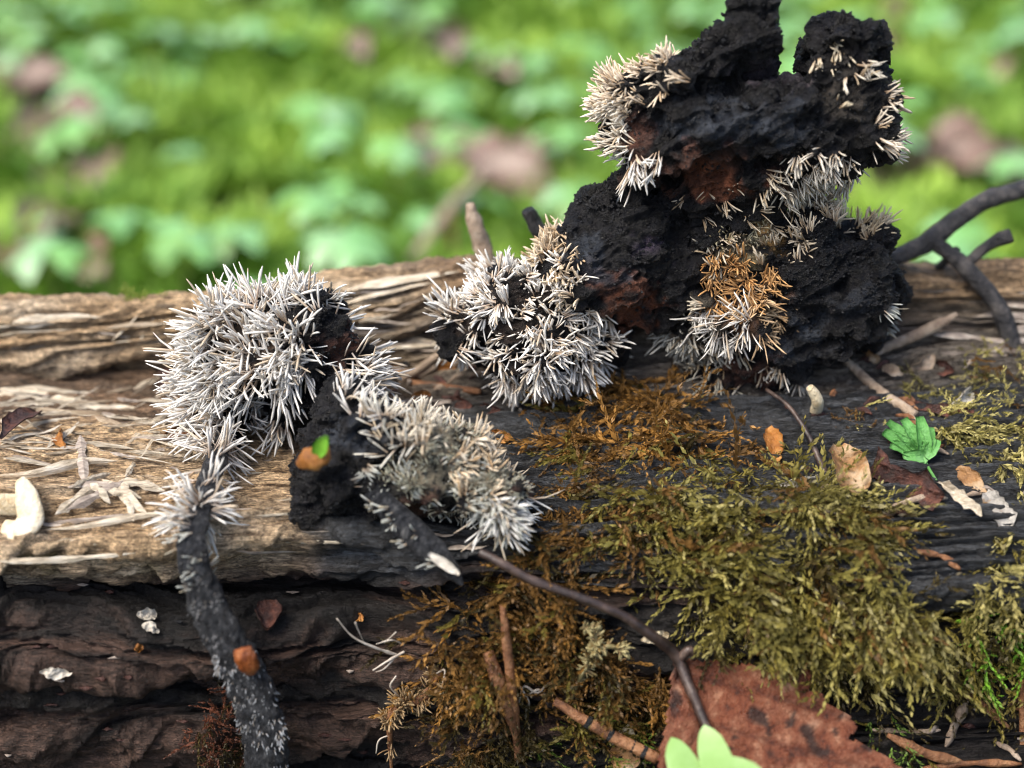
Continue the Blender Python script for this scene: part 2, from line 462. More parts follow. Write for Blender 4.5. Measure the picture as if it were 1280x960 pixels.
seg = np.linalg.norm(np.diff(meanp, axis=0), axis=1)
rows_per = np.maximum(4, (seg / 0.0165).astype(int))
rows_per[:3] = [18, 40, 45]; rows_per[-1] = 20; rows_per[-2] = 40
U = np.concatenate([k + np.linspace(0, 1, r, endpoint=False) for k, r in enumerate(rows_per)] + [[NC - 1]])
NR = len(U)
ui = np.clip(U.astype(int), 0, NC - 2); uf = U - ui
G = colprof[:, ui] * (1 - uf)[None, :, None] + colprof[:, ui + 1] * uf[None, :, None]   # (NX, NR, 2)
for it in range(1):
    pad = np.pad(G, ((0, 0), (3, 3), (0, 0)), mode='edge')
    cs = np.cumsum(np.concatenate([np.zeros((NX, 1, 2)), pad], 1), 1)
    G = (cs[:, 7:] - cs[:, :-7]) / 7
arc = np.concatenate([[0], np.cumsum(np.linalg.norm(np.diff(G.mean(0), axis=0), axis=1))])
dG = np.gradient(G, axis=1); ln = np.linalg.norm(dG, axis=2, keepdims=True) + 1e-9
NRM2 = np.stack([-dG[..., 1], dG[..., 0]], -1) / ln      # rotate: outward
NRM2 *= -1
XX = np.repeat(xs[:, None], NR, 1); SS = np.repeat(arc[None], NX, 0)
warp = 0.25 * gn(np.stack([XX.ravel() * .35, SS.ravel() * .5, np.zeros(XX.size)], 1)).reshape(XX.shape)
sp = SS + warp + XX * 0.02
def a2(fx, fs, z, kind='f', o=2):
    p = np.stack([(XX * fx).ravel(), (sp * fs).ravel(), np.full(XX.size, z)], 1)
    return (fbm(p, o) if kind == 'f' else ridged(p, o)).reshape(XX.shape)
UU = np.repeat(U[None], NX, 0)
disp = 0.18 * a2(.30, .9, 1.0) + 0.11 * a2(.45, 3.2, 2.0, 'r', 2) + 0.055 * a2(.9, 8.5, 3.0, 'r', 2)
fine = 0.034 * a2(1.8, 19.0, 4.0, 'r', 2) + 0.03 * a2(4.0, 5.0, 5.0)
# crumbly cross breaks in the dark lower wall
low = sstep(15, 17.5, UU)
disp += fine + low * (0.12 * a2(.5, 3.2, 8.0, 'r') + 0.035 * a2(2.5, 11, 9.0, 'r') + .025 * a2(8, 14, 9.5))
# stepped laminae: strips of wood that stop at ragged ends
lam = a2(.5, 4.5, 6.0); steps_ = np.floor(lam * 5) / 5
disp += 0.10 * (steps_ - lam * .4)
# overhanging laminae: each grows outward going down, then breaks back under itself
def saw(per, z, amt_x, nx):
    q = sp / per + amt_x * a2(nx, .35 / per * .3, z)
    q = q - np.floor(q)
    return q ** 1.5 * (1 - sstep(.93, 1.0, q)) - .4
wall = sstep(13.2, 14.6, UU) * (1 - .75 * sstep(.2, 2.2, XX))
top_ = sstep(5, 6, UU) * (1 - wall)
rag = .06 * a2(1.6, 1.0, 25.0)
sp = sp + rag * wall
disp += wall * (.30 * saw(.80, 21.0, 1.8, .2) + .17 * saw(.27, 22.0, 1.8, .35) + .07 * saw(.11, 26.0, 1.5, .7)) + top_ * (.10 * saw(.33, 23.0, .9, .3) + .055 * saw(.13, 24.0, .8, .5))
Yv = G[..., 0] + NRM2[..., 0] * disp
Zv = G[..., 1] + NRM2[..., 1] * disp
XXd = XX + .03 * a2(2, 9, 7.0)
LV = np.stack([XXd, Yv, Zv], -1).reshape(-1, 3)
# make sure the outward direction is right (rim normal must point up)
r_i = int(np.searchsorted(U, 5.0)); 
# wood colours: pale dry sapwood on top at the left, grey weathered on the right, black wet rot below; blue sheen and undercut shade are painted in
n1 = a2(.5, 2.2, 11.0); n2 = a2(.35, 6.0, 12.0, 'r'); n3 = a2(1.2, 1.2, 13.0); n4 = a2(.8, 12.0, 14.0)
Xr, Ur = XX.ravel(), UU.ravel()
n1, n2, n3, n4 = (q.ravel() for q in (n1, n2, n3, n4))
pale = lerp((.44, .34, .22), (.66, .58, .46), np.clip(.5 + .7 * n4, 0, 1))
tan_ = lerp((.36, .23, .12), (.55, .41, .25), np.clip(.5 + .6 * n1, 0, 1))
grey = lerp((.055, .050, .047), (.20, .18, .155), np.clip(.5 + .7 * n2, 0, 1))
brown = lerp((.06, .033, .02), (.19, .12, .078), np.clip(.5 + .7 * n1, 0, 1))
black = lerp((.005, .0048, .0055), (.022, .019, .019), np.clip(.4 + .6 * n3, 0, 1))
rot = lerp((.03, .018, .015), (.13, .078, .060), np.clip(.4 + .7 * n2, 0, 1))
blue = lerp((.014, .017, .022), (.095, .108, .128), np.clip(.4 + .7 * n4, 0, 1))  # black wood with the bluish sky sheen painted into its colour
C = pale.copy()
wl_ = sstep(-.6, .5, n1 * .9)
C = lerp(C, tan_, wl_ * .8)
C = lerp(C, brown, sstep(7.5, 8.2, Ur + .5 * n1) * (1 - sstep(10.2, 10.9, Ur + .4 * n1)) * .85)   # brown trough
rightness = sstep(-2.2, -.9, Xr + .5 * n1)
C = lerp(C, grey, rightness)
C = lerp(C, tan_ * .8, rightness * (sstep(4.0, 4.6, Ur) * (1 - sstep(6.2, 6.8, Ur + .3 * n1))) * .75)  # pale rim
darkmid = sstep(-1.6, -.6, Xr + .4 * n1) * sstep(8.2, 9.2, Ur + .4 * n1)
darkmid = np.maximum(darkmid, sstep(-2.75, -2.1, Xr + .35 * n1) * sstep(11.0, 12.2, Ur + .3 * n1))
C = lerp(C, blue, darkmid)
lowc = sstep(14.1, 15.0, Ur + .55 * n1)
C = lerp(C, black, lowc)
C = lerp(C, rot, lowc * (1 - sstep(1.5, 3.2, Xr)) * sstep(.30, 1.0, n2 * .5 + .35 * np.sin((Ur - 17.2) * 2.1) + .5 * n3) * .55)  # brown rot on the ledges; undercut shade painted by leaving them black
C = lerp(C, (.20, .16, .10), (1 - sstep(4, 4.3, Ur)) * .7)
C = lerp(C, (.16, .15, .06), sstep(.55, .9, n3) * (1 - sstep(-4.5, -3.0, Xr)) * sstep(12, 13, Ur) * (1 - lowc) * .5)
log_label = 'rotten fallen log, pale splintered wood above blackened wet wood, carrying moss and fungi'
LOG = thing('fallen_log', log_label, 'log', (0, 1.3, -10.8))
part('wood_body', LV, [grid_faces(NX, NR)[:, ::-1]], M['wood'], LOG, C=C)
_gf = grid_faces(NX, NR)[:, ::-1]
sub = _gf[(xs[_gf[:, 0] // NR] > -9) & (xs[_gf[:, 0] // NR] < 9)]
BVH = BVHTree.FromPolygons([tuple(v) for v in LV], [tuple(q) for q in sub.tolist()], all_triangles=False)
def cast(px, py, lift=0.0):
    d = ray(px, py); d = d / np.linalg.norm(d)
    hit, nr, idx, dist = BVH.ray_cast(Vector(CAM), Vector(d))
    if hit is None:
        return P(px, py, -1.5), np.array([0, -.5, .85])
    nr = np.array(nr)
    if nr @ d > 0: nr = -nr
    return np.array(hit) + nr * lift, nr

def S(px, py):           # cm per photograph pixel at the log surface there
    p, _ = cast(px, py)
    return float((p - CAM) @ FWD) / FPX

# long loose slabs and splinters still attached to the log
def shard(L, w, t, seed, n=16, sides=7):
    pts = [(0, 0, 0), (L * .3, .02 * L * math.sin(seed), .03 * L * math.cos(seed * 2)), (L * .7,   .02 * L * math.cos(seed * 3), .02 * L * math.sin(seed * 5)), (L, 0, 0)]
    r = np.random.default_rng(int(seed * 10))
    V, F = tube(pts, np.array([.1, .6, .9, 1, .8, .75, .5, .25, .03]) * w * r.uniform(.6, 1.3, 9), n, 5, .5, 4.0, t / w * .7, (0, 0, 1), seed)
    return V, F
shard_meshes = {}
for k in range(7):
    V, F = shard(1.0, .035 + .012 * (k % 3), .018, k * 3.7)
    me = np_mesh('splinter', V, F, False); me.materials.append(M['splinter'] if k % 2 else M['straw']); shard_meshes[k] = me
gshard = np_mesh('splinter', *shard(1.0, .04, .018, 41.0), False); gshard.materials.append(M['grey_straw'])
def log_splinter(pa, pb, lift=.03, wscale=1.0, k=0, grey=False, tip=0.0):
    a, na = cast(*pa, lift); b, nb = cast(*pb, lift + tip)
    d = Vector(b - a); L = d.length
    if L < .02 or L > 5: return
    o = bpy.data.objects.new('splinter', gshard if grey else shard_meshes[k % 7])
    col.objects.link(o); o.parent = LOG
    X = d.normalized(); Z = Vector(na); Z = (Z - X * Z.dot(X)).normalized(); Y = Z.cross(X)
    m = Matrix((X, Y, Z)).transposed().to_4x4()
    o.matrix_local = Matrix.Translation(Vector(a - ORIGIN[LOG.name])) @ m @ Matrix.Diagonal((L, wscale, wscale, 1))
for (a, b, w) in [((-20, 497), (170, 510), 2.2), ((10, 505), (150, 522), 1.4), ((60, 512), (225, 535), 1.2), ((120, 520), (190, 548), 1.2), ((150, 560), (235, 500), 1.3),
                  ((165, 548), (225, 505), .9), ((0, 560), (80, 530), 1.4), ((30, 545), (140, 566), 1.1), ((175, 575), (215, 520), .8), ((60, 560), (100, 528), .8),
                  ((140, 430), (175, 395), .9), ((175, 430), (195, 398), .7), ((0, 408), (130, 398), 1.8), ((110, 392), (240, 383), 1.5), ((-10, 425), (90, 415), 1.2),
                  ((0, 592), (150, 576), 2.4), ((120, 580), (240, 568), 1.6), ((440, 400), (470, 372), .8), ((420, 385), (540, 352), 1.4), ((455, 420), (545, 405), 1.2),
                  ((470, 440), (550, 430), 1.0), ((430, 365), (575, 340), 1.5), ((250, 655), (390, 625), 2.0), ((60, 660), (230, 640), 1.5), ((0, 700), (170, 690), 1.4)]:
    log_splinter(a, b, .04, w, random.randrange(7))
for k in range(70):
    px = random.uniform(-20, 560); py = random.choice([random.uniform(395, 440), random.uniform(490, 560), random.uniform(575, 690), random.uniform(575, 690)])
    L = random.uniform(30, 130)
    log_splinter((px, py), (px + L, py + random.uniform(-12, 6) - L * .03), .012, random.uniform(.4, 1.1), k, grey=(px > 380 or random.random() < .3))
for k in range(80):
    px, py = random.uniform(-20, 225), random.uniform(486, 572)
    L = random.uniform(25, 95); a = random.choice([random.uniform(-.25, .3), random.uniform(-.25, .3), random.uniform(-1.2, 1.2)])
    log_splinter((px, py), (px + L * math.cos(a), min(py + L * math.sin(a) * .6, 580)), random.uniform(.03, .13), random.uniform(.3, .8), k, grey=random.random() < .25)
for k in range(26):
    px, py = random.uniform(420, 560), random.uniform(365, 450)
    L = random.uniform(25, 70); a = random.uniform(-.6, .1)
    log_splinter((px, py), (px + L * math.cos(a), py + L * math.sin(a)), random.uniform(.01, .06), random.uniform(.3, .8), k, grey=random.random() < .6)
for k in range(26):
    px = random.uniform(1090, 1290); py = random.uniform(362, 445)
    L = random.uniform(50, 140)
    log_splinter((px, py), (px + L, py + random.uniform(-5, 6)), .01, random.uniform(.6, 1.3), k, grey=True)

# ================================================================== FUNGI
def unit_sphere():
    bm = bmesh.new(); bmesh.ops.create_icosphere(bm, subdivisions=4, radius=1)
    v = np.array([q.co[:] for q in bm.verts]); fc = np.array([[w.index for w in q.verts] for q in bm.faces]); bm.free()
    return v, fc
USV, USF = unit_sphere()
USQ = USV / ((np.abs(USV) ** 4).sum(1) ** .25)[:, None] * .93
SQ = [False]
def blob(px, py, y, rx, ry, rd, rot=0.0):
    c = P(px, py, y); k = ((c - CAM) @ FWD) / FPX
    a = math.radians(rot)
    e1 = (RGT * math.cos(a) + UPV * math.sin(a)) * rx * k
    e2 = (-RGT * math.sin(a) + UPV * math.cos(a)) * ry * k
    u = USQ if SQ[0] else USV
    return c + u[:, :1] * e1 + u[:, 1:2] * e2 + u[:, 2:] * FWD * rd
def chain(keys, n):
    keys = np.array(keys, float)
    t = np.linspace(0, len(keys) - 1, n)
    out = []
    for u in t:
        k = min(int(u), len(keys) - 2); fq = u - k
        q = keys[k] * (1 - fq) + keys[k + 1] * fq
        out.append(blob(q[0], q[1], q[2], q[3], q[3], q[4] if len(q) > 4 else q[3] * .0098))
    return out
def build_body(blobs, voxel, smooth_it=4, amps=((.10, 1.3), (.06, 4.5), (.03, 12.0)), seed=0.0, warp=.16):
    V = np.vstack(blobs)
    V = V + warp * np.stack([fbm(V * 1.7 + 5 + seed, 2), fbm(V * 1.7 + 25 + seed, 2), fbm(V * 1.7 + 45 + seed, 2)], 1)
    F = np.vstack([USF + i * len(USV) for i in range(len(blobs))])
    me = np_mesh('tmp', V, [F]); o = bpy.data.objects.new('tmp', me); col.objects.link(o)
    r = o.modifiers.new('r', 'REMESH'); r.mode = 'VOXEL'; r.voxel_size = voxel
    s = o.modifiers.new('s', 'SMOOTH'); s.iterations = smooth_it; s.factor = .5
    dg = bpy.context.evaluated_depsgraph_get(); dg.update()
    m2 = bpy.data.meshes.new_from_object(o.evaluated_get(dg))
    n = len(m2.vertices)
    co = np.empty(n * 3); m2.vertices.foreach_get('co', co); co = co.reshape(-1, 3)
    no = np.empty(n * 3); m2.vertices.foreach_get('normal', no); no = no.reshape(-1, 3)
    nl = len(m2.loops); li = np.empty(nl, np.int32); m2.loops.foreach_get('vertex_index', li)
    lt = np.empty(len(m2.polygons), np.int32); m2.polygons.foreach_get('loop_total', lt)
    ls = np.empty(len(m2.polygons), np.int32); m2.polygons.foreach_get('loop_start', ls)
    quads = li[(ls[lt == 4][:, None] + np.arange(4))]
    bpy.data.objects.remove(o); bpy.data.meshes.remove(me); bpy.data.meshes.remove(m2)
    g = RGT * .9 + UPV * .42; g = g / np.linalg.norm(g)
    an = co - .68 * (co @ g)[:, None] * g + .06 * np.stack([gn(co * 3), gn(co * 3 + 7), gn(co * 3 + 14)], 1)     # wrinkles run along the folds
    d = amps[0][0] * fbm(co * amps[0][1] + seed, 2) + amps[1][0] * ridged(an * amps[1][1] + seed, 2) + amps[2][0] * fbm(co * amps[2][1] + seed, 2) + .10 * ridged(an * 2.6 + seed + 60, 2) - .12 * sstep(.08, .4, gn(co * 2.6 + seed + 90)) + .05 * ridged(an * 9 + seed + 33, 2) + .018 * fbm(co * 24 + seed, 1)
    d = d - d.mean() - .02
    return co + no * d[:, None], quads, no

def body_col(V, regions, base=(.006, .006, .0075), seed=0.0):
    """regions: (px,py,rx,ry,colour) patches of another colour with ragged edges"""
    px, py = project(V)
    C = np.repeat(np.array([base], float), len(V), 0)
    nz = fbm(V * 3.0 + seed, 3)
    C = C * (1 + .8 * np.clip(fbm(V * 7 + seed, 2), -.7, 1))[:, None]
    for (cx, cy, rx, ry, cc) in regions:
        q = 1 - np.hypot((px - cx) / rx, (py - cy) / ry) + .9 * nz
        C = lerp(C, np.array(cc), sstep(.1, .7, q) * .85)
    return np.clip(C, .004, 1)

def face_data(V, Q):
    a, b, c, d = (V[Q[:, k]] for k in range(4))
    cr = np.cross(c - a, d - b)
    ar = np.linalg.norm(cr, axis=1) / 2 + 1e-12
    return (a + b + c + d) / 4, cr / (2 * ar[:, None]), ar

WHITE, TANW, ORANGE, GREYW = (.86, .845, .81), (.74, .62, .46), (.62, .36, .15), (.52, .54, .50)
def spine_mesh(B, D, L, R, tipc, basec, sides=5):
    N = len(B)
    D = D / np.linalg.norm(D, axis=1)[:, None]
    ref = np.where(np.abs(D[:, 2:]) < .8, np.array([[0, 0, 1.]]), np.array([[1., 0, 0]]))
    A = np.cross(D, ref); A /= np.linalg.norm(A, axis=1)[:, None]; E = np.cross(D, A)
    ts = np.array([-.05, .25, .55, .85, 1.0]); rp = np.array([.7, .9, 1.05, 1.0, .35])
    bend = rng.normal(0, .16, (N, 2))
    ang = np.linspace(0, 2 * math.pi, sides, endpoint=False)
    V = np.empty((N, 5, sides, 3)); C = np.empty((N, 5, sides, 3))
    for k in range(5):
        c = B + D * (L * ts[k])[:, None] + (A * bend[:, :1] + E * bend[:, 1:]) * (L * ts[k] ** 2)[:, None]
        for j in range(sides):
            V[:, k, j] = c + (A * math.cos(ang[j]) + E * math.sin(ang[j])) * (R * rp[k])[:, None]
        w = sstep(.05, .62, np.array(ts[k]))
        C[:, k] = (basec * (1 - w) + tipc * w)[:, None]
    base = (np.arange(N) * 5 * sides)[:, None]
    q = []
    for k in range(4):
        for j in range(sides):
            q.append([k * sides + j, k * sides + (j + 1) % sides, (k + 1) * sides + (j + 1) % sides, (k + 1) * sides + j])
    Q = (base[:, :, None] + np.array(q)[None]).reshape(-1, 4)
    cap = (base + 4 * sides + np.arange(sides)[None]).reshape(-1, sides)
    return V.reshape(-1, 3), [Q, cap], C.reshape(-1, 3)

def spines(V, Q, regions, seed=0.0, rad=.021):
    """regions: (px,py,rx,ry,count,len_px,bias(dx,dy),colour,front)"""
    fc, fn, fa = face_data(V, Q)
    px, py = project(fc)
    facing = -(fn @ (FWD))
    allB, allD, allL, allT, allS, allR = [], [], [], [], [], []
    for (cx, cy, rx, ry, cnt, lpx, bias, cc, front) in regions:
        q = np.hypot((px - cx) / rx, (py - cy) / ry) + .35 * gn(fc * 2.2 + seed)
        ok = (q < 1)
        if front: ok &= facing > -.25
        # grow in tufts
        w = fa * ok * np.clip(.35 + 1.6 * gn(fc * 4.0 + 7 + seed), .02, 1.2)
        if w.sum() <= 0: continue
        cnt = int(cnt * (2.3 if lpx > 12 else 1.6))
        per = 5 if lpx > 12 else 1
        nt = max(2, cnt // per)
        ti = rng.choice(len(fa), nt, p=w / w.sum())
        own = rng.integers(0, nt, cnt)
        c0, n0 = fc[ti][own], fn[ti][own]
        off = rng.normal(0, lpx * .0098 * .17, (cnt, 3)); off -= n0 * (off * n0).sum(1)[:, None]
        b = c0 + off - n0 * .02
        coh = np.stack([gn(fc[ti] * 1.6 + 31), gn(fc[ti] * 1.6 + 57), gn(fc[ti] * 1.6 + 83)], 1) * .8 + rng.normal(0, .22, (nt, 3))
        d = n0 + coh[own] + RGT * bias[0] + UPV * bias[1]
        d /= np.linalg.norm(d, axis=1)[:, None]
        d = d + off / (lpx * .0098) * 1.1 + rng.normal(0, .09, (cnt, 3))
        k = ((b - CAM) @ FWD) / FPX
        ln = lpx * k * np.clip(rng.normal(1, .27, cnt), .35, 1.6) * (1 + .35 * gn(b * 2.5 + 3))
        tip = np.array(cc) * rng.uniform(.82, 1.08, (cnt, 1))
        dirty = rng.random((cnt, 1)) < .16
        tip = np.where(dirty, tip * np.array([.72, .62, .5]), tip)
        bs = lerp(np.array(cc) * .55, np.array([.42, .25, .12]), rng.uniform(.3, .9, cnt))
        allB.append(b); allD.append(d); allL.append(ln); allT.append(tip); allS.append(bs)
        allR.append(rad * rng.uniform(.7, 1.25, cnt) * np.clip(ln / (lpx * k), .6, 1.1))
    cat_ = np.concatenate
    return spine_mesh(cat_(allB), cat_(allD), cat_(allL), cat_(allR), np.clip(cat_(allT), 0, .9), cat_(allS), 4 if rad > .008 else 3)

def crumbs(V, Q, cnt, size, seed, mask=None):
    """little crusty grains, tetra-like, stuck on the surface"""
    fc, fn, fa = face_data(V, Q)
    w = fa * np.clip(.3 + gn(fc * 3 + seed), .02, 1)
    if mask is not None: w = w * mask(*project(fc))
    idx = rng.choice(len(fa), cnt, p=w / w.sum())
    b, n = fc[idx], fn[idx]
    oct_ = np.array([[1, 0, 0], [-1, 0, 0], [0, 1, 0], [0, -1, 0], [0, 0, 1], [0, 0, -1.]])
    of = np.array([[0, 2, 4], [2, 1, 4], [1, 3, 4], [3, 0, 4], [2, 0, 5], [1, 2, 5], [3, 1, 5], [0, 3, 5]])
    VV = b[:, None] + n[:, None] * .01 + oct_[None] * (size * rng.uniform(.4, 1.4, (cnt, 1, 1))) * rng.uniform(.5, 1.4, (cnt, 6, 1))
    FF = (np.arange(cnt) * 6)[:, None, None] + of[None]
    return VV.reshape(-1, 3), [FF.reshape(-1, 3)]

BRN = (.085, .038, .026); RUST = (.17, .06, .03); PALE = (.30, .27, .20); BLUE_SHEEN = (.035, .042, .055)  # the last tone paints bluish sky sheen onto the black crust

# --- fungus with a long black stalk, white spiny head (on the pale end of the log)
t = thing('shrivelled_mushroom', 'shrivelled mushroom with round white spiny head and long black stalk over the log edge', 'fungus', cast(300, 560)[0])
V, Q, _ = build_body([blob(312, 445, -.15, 56, 62, .56), blob(345, 428, -.15, 58, 58, .56), blob(392, 440, -.2, 50, 74, .55, 15), blob(430, 455, -.15, 34, 48, .4),
                      blob(375, 500, -.3, 46, 42, .45), blob(400, 405, .0, 40, 36, .4), blob(285, 500, -.35, 38, 45, .4), blob(280, 545, -.6, 22, 30, .25)], .028, 3,
                     ((.07, 1.5), (.05, 5.0), (.035, 13.0)), 1.0)
part('cap', V, [Q], M['crust'], t, C=body_col(V, [(430, 440, 35, 40, BRN), (300, 440, 70, 70, (.05, .035, .025))], seed=1))
sv, sf, sc_ = spines(V, Q, [(290, 430, 84, 80, 640, 35, (-.3, .2), WHITE, False), (265, 470, 55, 66, 330, 38, (-.5, -.05), WHITE, False), (325, 385, 66, 34, 240, 34, (-.1, .5), WHITE, False),
                            (335, 455, 40, 36, 60, 38, (.0, -.5), WHITE, True), (445, 465, 30, 40, 90, 34, (.6, -.1), WHITE, True), (430, 500, 30, 14, 26, 30, (.5, -.3), WHITE, True),
                            (400, 400, 30, 30, 16, 30, (.3, .3), WHITE, True), (340, 520, 40, 18, 22, 30, (-.1, -.6), WHITE, True)], 1.0, .0138)
part('white_spines', sv, sf, M['spine'], t, C=sc_, kind='stuff')
cv, cf = crumbs(V, Q, 1800, .019, 2.0, lambda x, y: (x > 340) * 1.0 + .05)
part('black_grains', cv, cf, M['stem_black'], t, smooth=False, kind='stuff')
stalk_px = [(280, 540, -.75), (268, 580, -1.55), (250, 630, -2.25), (240, 690, -2.78), (262, 760, -3.02), (298, 830, -3.2), (322, 885, -3.35), (332, 940, -3.5), (322, 1010, -3.6), (300, 1100, -3.75)]
sp_pts = [P(*q) for q in stalk_px]
sv0, sf0 = tube(sp_pts, [.14, .14, .145, .165, .23, .265, .265, .25, .23, .22], 220, 36, .20, 6.0, .62, (0, -1, .3), 3.0, .035)
part('stalk', sv0, sf0, M['stalk_skin'], t)
Qs = sf0[0]
hv, hf, hc = spines(sv0, Qs, [(262, 600, 60, 60, 75, 38, (0, .1), WHITE, False), (240, 640, 40, 35, 24, 28, (0, -.1), WHITE, False), (300, 570, 40, 60, 30, 36, (.4, .1), WHITE, False),
                              (245, 690, 60, 50, 40, 15, (0, 0), GREYW, False)], 4.0, .0125)
part('white_spines', hv, hf, M['spine'], t, C=hc, kind='stuff')
hv, hf, hc = spines(sv0, Qs, [(240, 720, 60, 60, 150, 4, (-.2, -2.0), (.3, .31, .32), False), (280, 800, 80, 80, 260, 5, (0, -2.2), (.28, .29, .31), False), (320, 900, 80, 90, 420, 7, (.1, -2.2), (.40, .43, .47), False)], 5.0, .0045)
part('stalk_hairs', hv, hf, M['spine'], t, C=hc, kind='stuff')

# --- lying fungus, grey mouldy body with stub of a split black stalk
t = thing('shrivelled_mushroom', 'grey mouldy spiny mushroom lying down, black stub stalk with a white slit below it', 'fungus', cast(520, 650)[0])
V, Q, _ = build_body([blob(415, 600, -1.75, 46, 50, .5), blob(405, 560, -1.55, 26, 40, .35), blob(455, 545, -1.6, 40, 52, .45), blob(500, 550, -1.65, 42, 48, .45), blob(545, 572, -1.75, 50, 52, .5, -25),
                      blob(590, 608, -1.9, 44, 46, .5, -35), blob(620, 632, -2.0, 32, 30, .4), blob(500, 600, -1.75, 60, 40, .4), blob(395, 625, -1.85, 30, 22, .3), blob(470, 610, -1.8, 40, 40, .4), blob(430, 510, -1.3, 34, 34, .35)], .028, 3, ((.08, 1.6), (.055, 5.0), (.03, 13.0)), 9.0)
part('cap', V, [Q], M['crust'], t, C=body_col(V, [(560, 560, 60, 45, PALE), (600, 600, 50, 50, (.20, .20, .15)), (545, 600, 60, 45, (.13, .12, .09)), (640, 620, 26, 24, BRN), (525, 630, 30, 25, BRN), (450, 550, 50, 40, BLUE_SHEEN), (520, 545, 40, 25, (.26, .24, .2))], seed=2))
sv, sf, sc_ = spines(V, Q, [(555, 545, 75, 32, 260, 20, (.1, .6), (.72, .66, .55), False), (600, 590, 40, 50, 190, 20, (.5, .4), TANW, False), (560, 590, 70, 50, 260, 12, (.1, .2), GREYW, True),
                            (640, 655, 44, 30, 110, 28, (.8, -.2), (.8, .8, .77), False), (610, 650, 40, 34, 70, 24, (.1, -.6), GREYW, True), (490, 540, 40, 40, 60, 26, (0, .3), (.78, .76, .68), True),
                            (470, 500, 40, 30, 36, 26, (.2, .6), WHITE, True), (480, 600, 40, 40, 24, 20, (-.2, -.2), GREYW, True)], 3.0, .0115)
part('white_spines', sv, sf, M['spine'], t, C=sc_, kind='stuff')
hv, hf, hc = spines(V, Q, [(560, 585, 90, 60, 1500, 9, (.1, .2), (.36, .37, .30), True), (600, 620, 60, 50, 600, 10, (.2, 0), (.42, .41, .34), True)], 6.0, .0065)
part('grey_mould', hv, hf, M['spine'], t, C=hc, kind='stuff')
cv, cf = crumbs(V, Q, 1400, .019, 2.0, lambda x, y: (x < 470) * 1.0 + .1)
part('black_grains', cv, cf, M['stem_black'], t, smooth=False, kind='stuff')
pts = [P(455, 605, -2.0), P(490, 640, -2.35), P(530, 680, -2.6), (P(560, 708, -2.75)), P(578, 732, -2.85)]
v, fcs = tube(pts, [.14, .15, .17, .17, .10, .02], 60, 20, .12, 7.0, .55, (0, -1, .4), 6.0)
stk = part('stalk', v, fcs, M['stalk_skin'], t)
hv, hf, hc = spines(v, fcs[0], [(520, 670, 80, 80, 26, 16, (-.3, .3), GREYW, False)], 8.0, .012)
part('white_spines', hv, hf, M['spine'], t, C=hc, kind='stuff')
w0, w1 = P(536, 692, -2.80), P(574, 718, -2.95)
v, fcs = sheet(lambda u: .055 * math.sin(math.pi * min(max(u, .06), .96)) ** .6, w0, w1, -FWD, 12, 5, .1, 0, .01, .05, 3.0)
part('white_slit', v, fcs, M['white_bit'], stk)

# --- spiny ball with a dark neck in the middle of the log
t = thing('shrivelled_mushroom', 'black mushroom with round head of short cream spines on a thick dark neck', 'fungus', cast(680, 480)[0])
V, Q, _ = build_body([blob(655, 397, .45, 76, 70, .7), blob(688, 418, .4, 58, 56, .65), blob(642, 428, .4, 54, 46, .55), blob(575, 425, .35, 26, 30, .3), blob(720, 350, .6, 60, 60, .6), blob(770, 320, .75, 72, 72, .65),
                      blob(800, 275, .9, 60, 42, .5, 20), blob(835, 320, .85, 60, 75, .6), blob(790, 375, .6, 46, 36, .45), blob(760, 262, .9, 34, 26, .35, 30), blob(870, 290, .9, 40, 60, .5), blob(760, 420, .55, 30, 30, .4)], .024, 2,
                     ((.09, 1.3), (.06, 4.0), (.03, 12.0)), 21.0)
part('cap', V, [Q], M['crust'], t, C=body_col(V, [(790, 380, 50, 40, RUST), (760, 350, 50, 30, BRN), (745, 320, 60, 40, BLUE_SHEEN), (800, 310, 40, 25, (.05, .04, .06)), (650, 400, 80, 70, (.03, .022, .018))], seed=3))
sv, sf, sc_ = spines(V, Q, [(650, 385, 100, 80, 660, 16, (-.15, .05), (.84, .80, .73), False), (610, 355, 60, 50, 320, 20, (-.5, .4), WHITE, False), (680, 460, 75, 45, 380, 25, (.1, -.6), WHITE, False),
                            (730, 420, 38, 42, 210, 21, (.5, -.2), (.84, .80, .73), False), (670, 310, 46, 22, 130, 17, (0, .6), TANW, False), (575, 415, 30, 30, 26, 30, (-.6, .2), WHITE, False), (720, 350, 30, 40, 46, 18, (.2, .1), TANW, True)], 2.0, .0125)
part('white_spines', sv, sf, M['spine'], t, C=sc_, kind='stuff')
cv, cf = crumbs(V, Q, 1800, .02, 2.0, lambda x, y: (x > 700) * (1.0 * (y < 330) + .25) + .02)
part('black_grains', cv, cf, M['stem_black'], t, smooth=False, kind='stuff')

